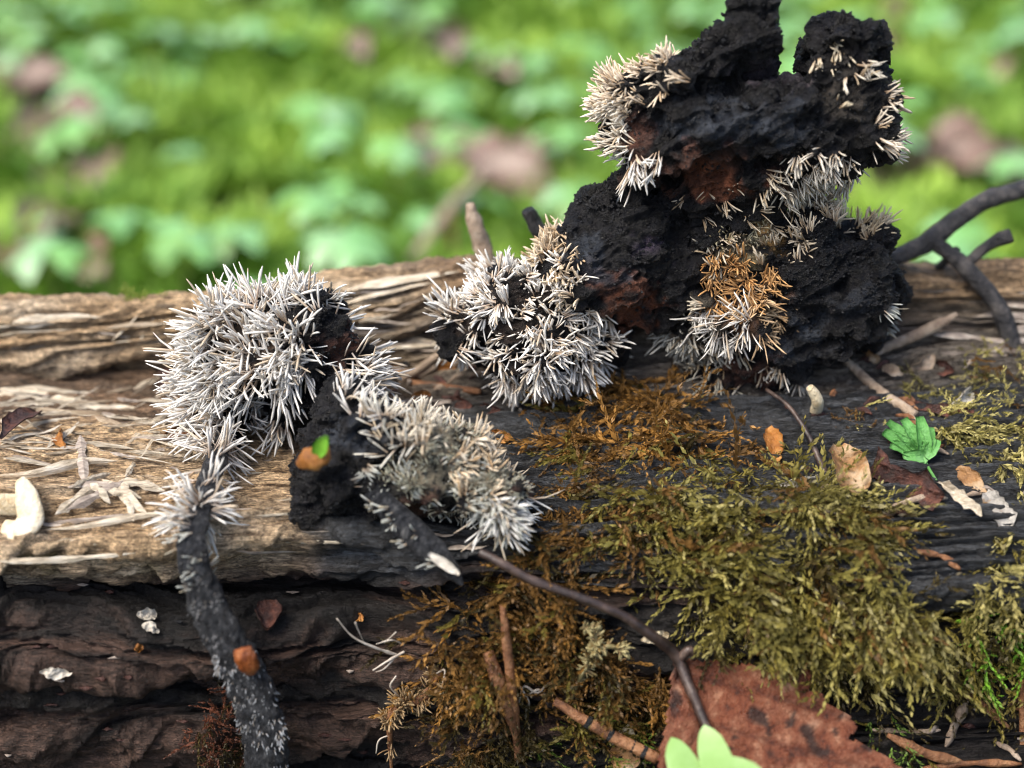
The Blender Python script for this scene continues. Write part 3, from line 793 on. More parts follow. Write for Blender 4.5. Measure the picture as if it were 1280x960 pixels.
# --- tall cap at the top of the cluster
SQ[0] = True
t = thing('shrivelled_mushroom', 'large folded coal-black mushroom cap standing highest, cream spines along its edges', 'fungus', P(900, 300, .9))
V, Q, _ = build_body([blob(930, 160, .9, 150, 54, .75, 6), blob(860, 168, .85, 90, 58, .6), blob(1015, 150, .95, 88, 58, .7), blob(1052, 88, 1.0, 46, 60, .55, -12), blob(1082, 140, 1.0, 32, 56, .5), blob(1040, 42, 1.0, 34, 24, .4, 14),
                      blob(820, 120, .95, 58, 38, .5, 32), blob(870, 85, .95, 62, 34, .45, 28), blob(920, 62, .95, 46, 34, .42, 30), blob(940, 32, 1.0, 24, 26, .3, 20), blob(936, 8, 1.0, 24, 12, .2, -12), blob(800, 150, .9, 40, 44, .45),
                      blob(900, 215, .85, 80, 36, .5, -10), blob(800, 195, .8, 30, 30, .35), blob(930, 245, .9, 44, 34, .45), blob(1020, 195, .95, 70, 34, .5, 8), blob(870, 245, .85, 50, 26, .4)], .024, 2,
                     ((.10, 1.2), (.075, 3.2), (.035, 11.0)), 33.0)
part('cap', V, [Q], M['crust'], t, C=body_col(V, [(920, 150, 120, 40, BLUE_SHEEN), (880, 215, 90, 36, BRN), (900, 230, 50, 25, RUST), (1060, 120, 45, 50, (.04, .035, .03)), (960, 95, 60, 20, (.06, .05, .06)), (790, 170, 30, 40, BRN)], seed=5))
sv, sf, sc_ = spines(V, Q, [(800, 100, 52, 46, 240, 19, (-.6, .4), (.84, .72, .56), False), (765, 160, 28, 40, 190, 19, (-.9, 0), (.85, .80, .70), False), (775, 120, 36, 36, 180, 18, (-.8, .3), (.84, .74, .6), False), (800, 208, 24, 28, 100, 24, (-.3, -.7), WHITE, False),
                            (1025, 215, 56, 26, 330, 20, (.1, -.8), (.74, .70, .62), False), (1110, 150, 20, 42, 140, 18, (.9, 0), (.80, .72, .6), False), (1060, 90, 40, 50, 46, 16, (0, -.5), (.68, .60, .45), True),
                            (1070, 85, 18, 14, 14, 22, (.2, -.3), (.75, .7, .6), True), (900, 260, 60, 25, 50, 16, (-.1, -.4), (.45, .40, .32), True), (970, 235, 30, 20, 60, 22, (0, -.6), (.6, .55, .45), False)], 7.0, .0103)
part('cream_spines', sv, sf, M['spine'], t, C=sc_, kind='stuff')
cv, cf = crumbs(V, Q, 2600, .019, 4.0)
part('black_grains', cv, cf, M['stem_black'], t, smooth=False, kind='stuff')

# --- block-like cap with an orange tuft, at the foot of the tall one
t = thing('shrivelled_mushroom', 'squat black mushroom with tan spiny crest and an orange tuft, under the tallest cap', 'fungus', cast(980, 480)[0])
V, Q, _ = build_body([blob(1030, 350, .9, 84, 80, .7), blob(1000, 400, .8, 80, 62, .65), blob(1085, 320, 1.0, 24, 40, .4), blob(1100, 370, .9, 30, 34, .45), blob(1060, 405, .85, 50, 40, .5), blob(955, 440, .6, 60, 44, .5),
                      blob(925, 385, .45, 40, 44, .45), blob(905, 400, .45, 34, 34, .4), blob(905, 345, .65, 50, 40, .45), blob(930, 300, .85, 50, 44, .5), blob(990, 285, .95, 60, 26, .45, 12), blob(870, 400, .7, 34, 40, .4), blob(915, 465, .7, 50, 26, .4), blob(960, 475, .55, 26, 18, .3)], .024, 2,
                     ((.09, 1.3), (.06, 4.2), (.035, 12.0)), 47.0)
part('cap', V, [Q], M['crust'], t, C=body_col(V, [(925, 300, 50, 40, (.24, .20, .12)), (960, 300, 30, 22, (.32, .19, .07)), (930, 400, 50, 40, (.12, .06, .03)), (985, 430, 60, 40, BLUE_SHEEN), (1060, 380, 40, 30, (.03, .035, .045)), (880, 410, 36, 40, (.10, .09, .07)), (930, 460, 50, 25, BRN)], seed=6))
sv, sf, sc_ = spines(V, Q, [(920, 355, 46, 36, 330, 21, (-.1, .1), ORANGE, True), (950, 390, 24, 40, 130, 21, (.4, -.1), (.70, .50, .30), True), (905, 405, 32, 28, 150, 30, (-.3, -.7), (.82, .80, .76), True), (880, 350, 36, 50, 150, 15, (-.4, .2), (.62, .56, .45), True),
                            (1020, 270, 52, 22, 260, 20, (-.2, .7), (.88, .76, .60), False), (1085, 280, 28, 18, 70, 22, (.6, .5), (.76, .64, .46), False), (960, 305, 50, 26, 160, 17, (-.3, .4), (.62, .54, .42), True), (925, 290, 40, 26, 120, 13, (-.1, .3), (.40, .36, .24), True), (870, 420, 30, 36, 120, 24, (-.2, -.6), (.50, .49, .44), True),
                            (965, 478, 40, 18, 80, 18, (.1, -.6), (.55, .53, .48), False), (900, 460, 44, 34, 130, 24, (-.1, -.6), (.36, .35, .30), False), (1110, 400, 14, 22, 16, 18, (.4, -.6), GREYW, False)], 9.0, .0105)
part('tan_spines', sv, sf, M['spine'], t, C=sc_, kind='stuff')
cv, cf = crumbs(V, Q, 2600, .019, 6.0, lambda x, y: (x > 960) * 1.0 + .05)
part('black_grains', cv, cf, M['stem_black'], t, smooth=False, kind='stuff')

# ================================================================== MOSS ON THE LOG
def make_shoot(L, nleaf, nbranch, seed):
    r = np.random.default_rng(seed)
    quads = []
    def axis(p0, d0, up, Lx, n, lw, ll):
        d0 = d0 / np.linalg.norm(d0)
        cv = r.normal(0, .35, 3)
        for i in range(n):
            t_ = (i + .3) / n
            p = p0 + d0 * Lx * t_ + (cv - d0 * (cv @ d0)) * Lx * t_ * t_ * .5
            d = d0 + (cv - d0 * (cv @ d0)) * t_; d = d / np.linalg.norm(d)
            s = np.cross(d, up); s /= np.linalg.norm(s) + 1e-9; u = np.cross(s, d)
            a = i * 2.399 + r.normal(0, .3)
            o_ = s * math.cos(a) + u * math.sin(a) * .7
            k = (1 - .55 * t_) * r.uniform(.8, 1.2)
            ld = d * .9 + o_ * .42; ld /= np.linalg.norm(ld)
            sd2 = np.cross(ld, o_); sd2 /= np.linalg.norm(sd2) + 1e-9
            quads.append([p, p + ld * ll * k * .45 + sd2 * lw * k, p + ld * ll * k + o_ * .0, p + ld * ll * k * .45 - sd2 * lw * k])
    up = np.array([0, 0, 1.])
    axis(np.zeros(3), np.array([1, 0, .12]), up, L, nleaf, .036, .17)
    for b in range(nbranch):
        t_ = (b + .6) / (nbranch + .6)
        sgn = 1 if b % 2 else -1
        axis(np.array([L * t_, 0, .03]), np.array([.75, sgn * r.uniform(.5, .9), r.uniform(-.1, .35)]), up, L * r.uniform(.25, .45) * (1 - .4 * t_), max(6, nleaf // 3), .030, .14)
    return np.array(quads)          # (n,4,3)
SHOOTS = [make_shoot(1.0, 24, 5, k) for k in range(8)] + [make_shoot(1.0, 30, 2, 20 + k) for k in range(4)]
def in_poly(px, py, poly):
    inside = np.zeros(len(px), bool)
    x0, y0 = poly[-1]
    for x1, y1 in poly:
        c = ((y1 > py) != (y0 > py)) & (px < (x0 - x1) * (py - y1) / ((y0 - y1) + 1e-12) + x1)
        inside ^= c; x0, y0 = x1, y1
    return inside
def scatter_moss(poly, n, colors, size=(.5, .95), flow=(0, -1), lift=(.0, .12), spread=.7, thin=0.0, hang=0.0, tpl=None):
    """colors: list of (rgb, weight) -> list of world quads and colours"""
    poly = np.array(poly, float)
    lo, hi = poly.min(0), poly.max(0)
    out, oc = [], []
    cs = np.array([c for c, w in colors]); ws = np.array([w for c, w in colors], float); ws /= ws.sum()
    cnt = 0
    while cnt < n:
        q = rng.uniform(lo, hi, (n, 2))
        q = q[in_poly(q[:, 0], q[:, 1], poly)]
        if thin:
            keep = gn(np.stack([q[:, 0] * .02, q[:, 1] * .03, 0 * q[:, 0] + 4], 1)) > thin - .5
            q = q[keep]
        for px, py in q:
            if cnt >= n: break
            p, nr = cast(px, py)
            cnt += 1
            d = RGT * flow[0] + np.array([0, -.25, 1.0]) * -flow[1] * -1
            d = RGT * flow[0] + np.array([0, .25, 1.0]) * flow[1] + rng.normal(0, spread, 3)
            d = d - nr * (d @ nr) * (1 - hang); d /= np.linalg.norm(d) + 1e-9
            d = d + nr * rng.uniform(.05, .35); d /= np.linalg.norm(d)
            z = nr + rng.normal(0, .35, 3); z = z - d * (z @ d); z /= np.linalg.norm(z)
            y = np.cross(z, d)
            s = rng.uniform(*size)
            tq = SHOOTS[rng.integers(len(SHOOTS)) if tpl is None else tpl[rng.integers(len(tpl))]] * s
            w = tq @ np.stack([d, y, z]) + p + nr * rng.uniform(*lift)
            c = cs[rng.choice(len(cs), p=ws)] * rng.uniform(.55, 1.35)
            out.append(w); oc.append(np.repeat(c[None], len(w) * 4, 0))
    return np.concatenate(out), np.concatenate(oc)
def moss_obj(name, label, specs):
    W, CC = zip(*[scatter_moss(**s) for s in specs])
    W = np.concatenate(W); CC = np.concatenate(CC)
    V = W.reshape(-1, 3); F = np.arange(len(V)).reshape(-1, 4)
    # fold each leaf a little along its midrib, tip a shade lighter
    CC = CC * np.tile(np.array([.75, .95, 1.25, .95]), len(W))[:, None]
    return single(name, V, [F], M['moss'], label, 'moss', kind='stuff', C=CC, smooth=False)
OLIVE, OLIVE2, YEL, BROWNM, ORM, DARKM, BRIGHT = (.17, .14, .03), (.25, .22, .06), (.42, .37, .14), (.17, .09, .025), (.32, .165, .04), (.06, .045, .014), (.22, .46, .04)
moss_obj('moss_patch', 'rusty brown withered moss below the spiny heads', [
    dict(poly=[(690, 500), (770, 470), (850, 475), (930, 560), (860, 580), (760, 570), (690, 590)], n=420, colors=[(ORM, 3), (BROWNM, 3), (OLIVE, 1)]),
    dict(poly=[(640, 640), (680, 560), (740, 590), (750, 640), (725, 700), (720, 780), (840, 830), (835, 870), (700, 880), (600, 870), (510, 840), (500, 790), (560, 740), (640, 710)], n=400, thin=.35, colors=[(BROWNM, 4), (ORM, 2), (DARKM, 2), (OLIVE, .7)], size=(.35, .8)),
    dict(poly=[(700, 600), (760, 560), (790, 620), (760, 680), (720, 690)], n=70, colors=[(BROWNM, 2), (OLIVE, 1)], size=(.4, .7)),
    dict(poly=[(560, 870), (700, 870), (640, 970), (560, 970)], n=90, colors=[(DARKM, 3), (BROWNM, 2)], size=(.3, .7)),
    dict(poly=[(255, 875), (305, 850), (318, 970), (240, 970)], n=90, colors=[((.14, .05, .028), 3), (DARKM, 2)], size=(.25, .5), spread=1.0)])
moss_obj('moss_patch', 'thick olive green moss mat draped over the blackened edge above the brown leaf', [
    dict(poly=[(770, 560), (860, 560), (960, 590), (1060, 620), (1105, 690), (1150, 765), (1140, 800), (1000, 780), (900, 765), (800, 700), (755, 640)], size=(.5, 1.05), n=560, colors=[(OLIVE, 4), (OLIVE2, 4), (BROWNM, 2), (DARKM, 1.5), (YEL, .7)], flow=(.25, -1), thin=.62),
    dict(poly=[(960, 600), (1060, 605), (1135, 690), (1080, 710), (1010, 660)], n=45, colors=[(OLIVE2, 3), (OLIVE, 2), (YEL, 1)], flow=(.8, -.7)),
    dict(poly=[(930, 755), (1000, 750), (1160, 760), (1150, 800), (1010, 800), (950, 790)], n=110, colors=[(OLIVE2, 4), (YEL, 3), (OLIVE, 2)], size=(.5, .85), flow=(.1, -1.5), spread=.3, hang=.8, lift=(.1, .4), tpl=[8, 9, 10, 11, 0, 1]),
    dict(poly=[(960, 775), (1150, 765), (1165, 800), (1000, 800)], n=22, colors=[(YEL, 3), (OLIVE2, 3)], size=(.8, 1.15), flow=(.15, -2.0), spread=.25, hang=.9, lift=(.2, .45), tpl=[8, 9, 10, 11]),
    dict(poly=[(860, 800), (1000, 800), (1120, 820), (1100, 860), (980, 840), (870, 820)], n=70, colors=[(OLIVE, 2), (DARKM, 3)], size=(.3, .7), flow=(0, -1))])
moss_obj('moss_patch', 'yellow green moss with a few vivid green shoots around the thin dark branch', [
    dict(poly=[(1150, 505), (1210, 510), (1285, 545), (1330, 600), (1280, 600), (1215, 560), (1160, 530)], n=170, colors=[(YEL, 4), (OLIVE2, 3)], size=(.35, .65), flow=(.8, -.8)),
    dict(poly=[(1195, 440), (1255, 420), (1330, 440), (1330, 560), (1255, 530), (1225, 480)], n=90, colors=[(YEL, 2), (OLIVE2, 3), (BROWNM, 1)], size=(.3, .6)),
    dict(poly=[(1110, 460), (1190, 470), (1220, 500), (1130, 500)], n=34, colors=[(YEL, 2), (OLIVE2, 3)], size=(.25, .45)),
    dict(poly=[(1030, 505), (1090, 500), (1120, 530), (1040, 530)], n=20, colors=[(YEL, 1), (BROWNM, 2)], size=(.25, .4)),
    dict(poly=[(1235, 650), (1330, 640), (1330, 760), (1200, 775), (1190, 740), (1250, 700)], n=55, colors=[(OLIVE2, 3), (YEL, 2), (OLIVE, 2)], size=(.4, .8)),
    dict(poly=[(1140, 770), (1330, 750), (1330, 880), (1200, 870), (1130, 830)], n=120, colors=[(OLIVE, 3), (OLIVE2, 2), (DARKM, 2)], size=(.4, .8)),
    dict(poly=[(1185, 775), (1300, 760), (1300, 850), (1240, 870), (1190, 820)], n=46, colors=[(BRIGHT, 1)], size=(.3, .6), lift=(.1, .3), flow=(.7, -.6), tpl=[8, 9, 10, 11])])
moss_obj('moss_patch', 'small fresh green moss tuft at the tip of the speckled needle', [
    dict(poly=[(650, 930), (740, 905), (810, 930), (800, 990), (640, 990)], n=70, colors=[((.14, .22, .035), 2), (OLIVE, 2)], size=(.3, .5), flow=(.2, .7), spread=.9),
    dict(poly=[(700, 870), (830, 850), (830, 940), (720, 920)], n=70, colors=[(DARKM, 2), (OLIVE, 2), (BROWNM, 1)], size=(.3, .7)),
    dict(poly=[(1060, 900), (1130, 880), (1180, 990), (1080, 990)], n=50, colors=[((.16, .26, .05), 2), (OLIVE, 2), (DARKM, 2)], size=(.25, .5))])
tw = []
for k in range(16):
    ax = np.array([math.cos(k * 2.1), math.sin(k * 2.1) * .5, .9]); ax /= np.linalg.norm(ax)
    sd2 = np.cross((0, 0, 1.), ax); sd2 /= np.linalg.norm(sd2)
    tw.append(SHOOTS[k % 12] * .32 @ np.stack([ax, sd2, np.cross(ax, sd2)]) + P(178 + 14 * math.cos(k * 2.3), 384 + 3 * math.sin(k), 1.62))
tw = np.concatenate(tw)
single('moss_tuft', tw.reshape(-1, 3), [np.arange(tw.size // 3).reshape(-1, 4)], M['moss'], 'small pale lime moss tuft on the back rim of the log', 'moss', kind='stuff',
       C=np.repeat([[.28, .34, .06]], tw.size // 3, 0), smooth=False)

# ================================================================== TWIGS, NEEDLES, SCRAPS
def on(px, py, lift=.03):
    return cast(px, py, lift)[0]
def stick(name, label, cat, pix, radii_px, mat, lift=.05, n=26, sides=9, rough=.15, group=None, flat=1.0, rf=8.0, grooves=0.0):
    """pix: (px,py) on the log surface or (px,py,y) in the air"""
    pts = [P(*q) if len(q) == 3 else on(q[0], q[1], lift) for q in pix]
    k = ((np.mean(pts, 0) - CAM) @ FWD) / FPX
    V, F = tube(pts, [r * k for r in radii_px], n, sides, rough, rf, flat, None, random.random() * 9, grooves)
    return single(name, V, F, mat, label, cat, group)

# dark branch leaning over the right end
t = thing('bare_branch', 'thin dark forked branch reaching from the ground behind to the mossy log top', 'branch', P(1285, 515, .35))
def bpart(name, pix, r, n=40, **kw):
    pts = [P(*q) for q in pix]; k = ((np.mean(pts, 0) - CAM) @ FWD) / FPX
    V, F = tube(pts, [q * k for q in r], n, 12, .12, 5.0, seed=random.random() * 9, **kw)
    return part(name, V, F, M['twig_dark'], t)
bpart('main_stem', [(1400, 190, 3.4), (1290, 233, 2.7), (1235, 250, 2.4), (1195, 275, 2.2), (1160, 302, 2.0), (1128, 318, 1.9), (1085, 334, 1.7)], [11, 11.5, 12, 12, 13, 11, 9])
bpart('side_stem', [(1155, 296, 2.0), (1188, 318, 1.85), (1215, 343, 1.6), (1240, 372, 1.35), (1258, 405, 1.1), (1268, 450, .85), (1280, 510, .45), (1292, 560, .1)], [9, 10, 11, 11, 12, 10, 9, 8], 50)
bpart('stub', [(1206, 333, 1.7), (1226, 314, 1.75), (1246, 301, 1.8), (1264, 294, 1.8)], [7, 7, 7, 9.5, 9], 24)
bpart('twiglet', [(1196, 312, 1.9), (1178, 330, 2.1), (1155, 347, 2.3)], [5, 5, 4], 16)

# stubs behind the rim
stick('twig_stub', 'broken grey twig stub with pale tip rising behind the log rim', 'twig', [(588, 254, 2.1), (592, 275, 2.05), (602, 305, 2.0), (614, 345, 1.95), (625, 390, 1.9)], [5, 10, 11, 14, 16], M['twig_pale'], rough=.25)
stick('twig_stub', 'short black twig stub poking up behind the spiny ball', 'twig', [(660, 262, 1.7), (668, 280, 1.7), (682, 300, 1.65), (705, 335, 1.6)], [8, 11, 12, 14], M['stem_black'], rough=.2)
# sticks and needles
stick('pale_stick', 'pale brown stick resting against the squat black mushroom, pointing to the branch', 'stick', [(1092, 442, .85), (1130, 425, .95), (1165, 410, 1.05), (1196, 393, 1.15)], [5, 7, 8, 4], M['twig_pale'])
stick('pale_stick', 'straight pinkish stick lying from under the squat mushroom to the green herb leaf', 'stick', [(1046, 447), (1090, 478), (1139, 514)], [5, 6.5, 6], M['twig_pale'], lift=.14)
stick('dry_stalk', 'thin wiry dark stalk arching down to the cream bract', 'stalk', [(958, 487, -.05), (985, 507, -.4), (1008, 540, -.8), (1022, 570, -1.1), (1036, 602, -1.4)], [2.5, 3, 3.5, 4, 6], M['petiole'], n=30)
stick('conifer_needle', 'brown needle bridging the pale fibre beside the left stalk', 'needle', [(212, 555), (238, 543), (268, 528)], [4, 5, 4], M['needle'], lift=.12)
for i, (q, lab) in enumerate([([(505, 476), (530, 455), (556, 438)], 'pale flat stick slanting behind the lying mushroom'), ([(515, 474), (560, 480), (603, 487)], 'thin reddish stick lying crosswise between two spiny heads'),
                              ([(500, 468), (525, 462), (550, 460)], 'short tan stick among chips behind the mouldy mushroom')]):
    stick('pale_stick', lab, 'stick', q, [4.5, 5.5, 4], M['twig_pale'] if i != 1 else M['needle'], lift=.10)
stick('conifer_needle', 'upright reddish brown needle half buried in rusty moss', 'needle', [(628, 756, -2.9), (634, 810, -3.06), (641, 870, -3.15), (648, 950, -3.2)], [4, 6.5, 6.5, 5], M['needle'], n=30)
stick('conifer_needle', 'broad cinnamon needle leaning on the upright one', 'needle', [(610, 815, -3.0), (622, 850, -3.13), (636, 890, -3.22), (646, 925, -3.25)], [7, 10, 8, 3], M['needle'], flat=.5)
t = thing('conifer_needle', 'black-banded brown needle lying towards the green clover leaf', 'needle', P(760, 920, -3.3))
npts = [P(693, 876, -3.2), P(730, 900, -3.35), P(775, 925, -3.5), P(822, 948, -3.65)]
v, f_ = tube(npts, [.05, .065, .075, .07], 40, 10, .1, 8)
nd = part('needle_blade', v, f_, M['needle'], t)
cpts = smooth_path(npts, 41)
for u in (14, 22, 30, 34):
    v, f_ = tube(cpts[u:u + 3] , [.066, .079, .072], 4, 10, .02, 8)
    part('black_band', v, f_, M['stem_black'], nd)
stick('dry_plant', 'straight brown dead stem standing at the end of the log litter', 'stem', [(1277, 850, -2.9), (1278, 910, -3.1), (1279, 990, -3.4)], [3.5, 4, 4], M['needle'])
for a, b, r, lab in [((1090, 905), (1172, 918), 6, 'brown twig piece under the hanging moss shoots'), ((1110, 925), (1200, 950), 9, 'dark weathered twig beside the brown leaf edge'), ((1195, 870), (1262, 905), 7, 'grey stick sloping down beside vivid moss'),
                     ((1240, 920), (1275, 945), 5, 'short reddish stick in litter near the dead stem'), ((1150, 955), (1275, 950), 6, 'tan stick lying level in the litter'), ((1180, 930), (1215, 880), 8, 'tan upright stick fragment under olive moss'),
                     ((1150, 690), (1200, 705), 6, 'grey sliver on blue-black wood'), ((1100, 640), (1180, 622), 7, 'grey bark sliver beneath the red scrap')]:
    m_ = random.choice([M['twig_pale'], M['needle'], M['grey_straw']])
    stick('litter_stick', lab, 'stick', [a, ((a[0] + b[0]) / 2, (a[1] + b[1]) / 2 - 2), b], [r * .35, r * .9, r * .7, r * .85, r * .25], m_, lift=.07, rough=.55, flat=.5, sides=6, n=18, rf=5.0)

def flake(name, label, cat, a, b, w_px, mat, lift=.08, curl=.3, bend=.06, fold=0.0, shape='leaf', tilt=0.0, tip=0.0, rough=.05, thick=.014):
    pa, na = cast(*a, lift) if len(a) == 2 else (P(*a), np.array([0, -.6, .8]))
    pb, nb = cast(*b, lift + tip) if len(b) == 2 else (P(*b), na)
    k = ((pa - CAM) @ FWD) / FPX
    nn = na * .5 - FWD * .6 + RGT * tilt
    if shape == 'leaf': wf = lambda u: w_px * k * math.sin(math.pi * min(max(u, .03), .985)) ** .7
    elif shape == 'blunt': wf = lambda u: w_px * k * (min(1, .35 + 2.2 * u)) * (1 if u < .85 else max(.15, math.sqrt(max(0, 1 - ((u - .85) / .15) ** 2))))
    else: wf = lambda u: w_px * k * (.75 + .25 * math.sin(9 * u + w_px))
    V, F = sheet(wf, pa, pb, nn, 14, 9, curl, bend, rough, thick, random.random() * 20, fold)
    return single(name, V, F, mat, label, cat)
flake('bract', 'orange papery bract standing in the dark hollow below the cluster', 'bract', (972, 575), (962, 530), 12, M['bract_orange'], .05, .6, .1, shape='leaf', tip=.2)
flake('bract', 'cream and tan papery bract at the foot of the wiry stalk', 'bract', (1046, 572), (1066, 618), 20, M['bract_tan'], .16, .5, .08, shape='blunt')
flake('bract', 'long white papery scrap beside the cream bract', 'bract', (975, 603), (1034, 598), 8, M['white_bit'], .08, .3, .05)
flake('leaf_scrap', 'dark red folded leaf scrap beneath the green herb', 'leaf scrap', (1088, 578), (1165, 618), 20, M['bract_red'], .14, -.3, .03, fold=.9, tip=.05, rough=.14, shape='strip')
flake('bract', 'tan forked papery bract above the translucent scale', 'bract', (1193, 580), (1228, 612), 11, M['bract_tan'], .12, .4, .06)
flake('seed_scale', 'pale translucent scale with orange streak at the end of the papery strip', 'scale', (1228, 612), (1262, 648), 13, M['scale_grey'], .10, .3, .03, shape='blunt', rough=.08)
flake('bract', 'long whitish papery strip beside the red scrap', 'bract', (1168, 600), (1225, 645), 7, M['straw'], .12, .5, .05, rough=.08)
flake('bract', 'rusty papery strip under the yellow moss', 'bract', (1140, 505), (1215, 515), 9, M['bract_red'], .08, .3, .05, shape='strip')
flake('bract', 'crumpled pinkish papery scrap beside the pale stick', 'bract', (1130, 465), (1165, 442), 11, M['twig_pale'], .08, .6, .1, rough=.06)
flake('bract', 'small reddish papery curl above the mossy hollow', 'bract', (1165, 452), (1190, 462), 10, M['bract_red'], .06, .6, .1, rough=.04)
flake('bract', 'pale rolled papery scrap under the yellow moss edge', 'bract', (1185, 505), (1212, 492), 9, M['white_bit'], .08, .7, .1, rough=.04)
flake('bract', 'narrow tan papery strip touching the squat mushroom', 'bract', (1075, 435), (1092, 458), 6, M['bract_tan'], .10, .4, .1, shape='strip')
flake('bract', 'thin cream papery strip below the pale stick', 'bract', (1098, 458), (1125, 470), 7, M['twig_pale'], .08, .4, .1)
flake('leaf_scrap', 'red brown leaf flap curled against the pale fibre', 'leaf scrap', (0, 560), (60, 515), 15, M['bract_red'], .14, .5, .08, tip=.1)
flake('bract', 'olive brown bud husk among white wood chips', 'husk', (85, 562), (80, 540), 9, M['bract_orange'], .10, .5, .1)
# chips between the heads
for a, b, w, m_, lab in [((478, 470), (505, 462), 9, 'bract_tan', 'pale wood chip beside the spiny tuft'), ((540, 462), (570, 452), 10, 'bract_orange', 'orange bark chip behind the lying mushroom'), ((455, 480), (490, 490), 8, 'bract_orange', 'orange chip beneath the big spiny head'),
                         ((612, 540), (640, 545), 9, 'bract_orange', 'rust chip at the end of the mouldy mushroom'), ((560, 500), (590, 505), 10, 'bract_red', 'dark red chip behind the mouldy spines'), ((195, 470), (235, 480), 13, 'bract_red', 'reddish chip under the big spiny head'),
                         ((240, 535), (205, 545), 8, 'bract_orange', 'orange chip in pale fibre'), ((515, 500), (540, 490), 9, 'bract_orange', 'small rusty chip between two spiny heads'), ((600, 505), (625, 512), 8, 'bract_red', 'dark chip near moss top')]:
    flake('bark_chip', lab, 'chip', a, b, w, M[m_], .05, .3, .08, rough=.03)
# cream curved scale at the pale end, white grub-like bits
v, f_ = tube([on(28, 600, .12), on(40, 618, .2), on(38, 640, .2), on(25, 656, .14), on(8, 664, .10)], [.07, .15, .17, .14, .08], 40, 14, .06, 4, .4, -FWD)
t = thing('curved_scale', 'glossy cream curved scale with a brown rim on the pale wood', 'scale', on(30, 650, 0))
sc1 = part('curved_rim', v, f_, M['petal'], t)
v, f_ = tube([on(45, 628, .16), on(20, 632, .18), on(-12, 634, .12)], [.10, .13, .12], 20, 12, .06, 4, .4, -FWD)
part('blade', v, f_, M['petal'], t)
stick('pale_grub', 'small white grub-like sprout standing in the hollow', 'sprout', [(1020, 514), (1022, 502, -.35), (1018, 492, -.35), (1012, 484, -.35)], [8, 7.5, 7, 5], M['petal'], lift=-.02, rough=.05)
flake('white_scrap', 'small white sliver on black wood', 'scrap', (47, 838), (92, 840), 7, M['white_bit'], .05, .2, .03)
flake('white_scrap', 'upper bit of torn pale lichen scrap on dark wood', 'scrap', (168, 772), (196, 770), 8, M['white_bit'], .05, .4, .05, rough=.05)
flake('white_scrap', 'lower bit of torn pale lichen scrap on dark wood', 'scrap', (176, 784), (196, 792), 6, M['white_bit'], .05, .4, .05, rough=.05)
flake('petal', 'small cream petal behind the banded needle', 'petal', (772, 945, -3.15), (788, 905, -3.05), 14, M['petal'], 0, .3, .1)
flake('bract', 'tan torn husk under the banded needle', 'husk', (765, 935, -3.2), (800, 955, -3.45), 20, M['bract_tan'], 0, .3, .1, rough=.05)
flake('husk', 'brown ribbed husk stuck in a black wood recess', 'husk', (330, 745), (328, 788), 15, M['bract_red'], .12, .6, .1, rough=.05, thick=.05)
flake('husk', 'tiny orange husk above the white rootlets', 'husk', (452, 768), (446, 755), 6, M['bract_orange'], .10, .4, .1, thick=.04)
flake('bract', 'orange husk crumb in black wood', 'husk', (165, 812), (182, 810), 5, M['bract_orange'], .05, .3, .05)
flake('bract', 'glossy amber husk in rusty moss', 'husk', (700, 760), (690, 790), 9, M['bract_orange'], .2, .4, .1)
flake('bract', 'white and amber flower base touching the leaf stalk', 'husk', (805, 795), (838, 800), 8, M['petal'], .15, .4, .1, rough=.04)
for k in range(26):
    px, py = random.uniform(0, 520), random.uniform(715, 950)
    p, nn = cast(px, py, .01)
    V, F = tube([p - RGT * random.uniform(.03, .1), p + nn * .02, p + RGT * random.uniform(.03, .1) + nn * .01], [.008, .024, .01], 9, 6, .8, 9)
    single('wood_crumb', V, F, random.choice([M['grey_straw'], M['bract_red'], M['bract_red'], M['stem_black']]), 'tiny crumb of rotten wood on the black log wall', 'crumb', 'crumbs of rotten wood on the dark wall')
for k in range(60):
    px, py = random.choice([(random.uniform(940, 1280), random.uniform(450, 640)), (random.uniform(940, 1280), random.uniform(450, 640)), (random.uniform(1120, 1280), random.uniform(870, 960)), (random.uniform(440, 640), random.uniform(450, 520))])
    L = random.uniform(8, 30); a = random.uniform(-.7, .7)
    p, q = on(px, py, .03), on(px + L * math.cos(a), py + L * math.sin(a), .04)
    V, F = tube([p, (p + q) / 2 + np.array([0, 0, .03]), q], [.015, random.uniform(.03, .06), .012], 9, 7, .4, 10, .5)
    single('litter_crumb', V, F, random.choice([M['grey_straw'], M['needle'], M['twig_pale'], M['bract_red'], M['bract_red'], M['stem_black']]), 'small brown crumb of litter caught on the log top', 'crumb', 'litter crumbs on the log')

# white chips on the pale end
for a, b, w, up in [((112, 540), (108, 606), 9, .25), ((70, 638), (128, 604), 8, .05), ((88, 634), (172, 600), 9, .08), ((130, 596), (186, 640), 8, .05), ((148, 606), (168, 652), 7, .05), ((150, 600), (206, 612), 8, .06), ((118, 606), (140, 628), 7, .1), ((160, 590), (182, 566), 5, .1), ((95, 606), (140, 590), 6, .12), ((140, 622), (178, 622), 6, .12)]:
    pa, pb = on(*a, .06 + up), on(*b, .06)
    k = ((pa - CAM) @ FWD) / FPX
    V, F = tube([pa, (pa + pb) / 2 + np.array([0, 0, .03]), pb], [w * .1 * k, w * .8 * k, w * .5 * k, w * .9 * k, w * .6 * k, w * .1 * k], 16, 5, .5, 5, .45, None, random.random() * 9)
    single('wood_chip', V, F, M['straw'] if w != 9 else M['grey_straw'], 'bleached splintery wood chip in the loose pile beside the spiny stalk', 'wood chip', 'bleached chips piled on the pale end of the log', smooth=False)

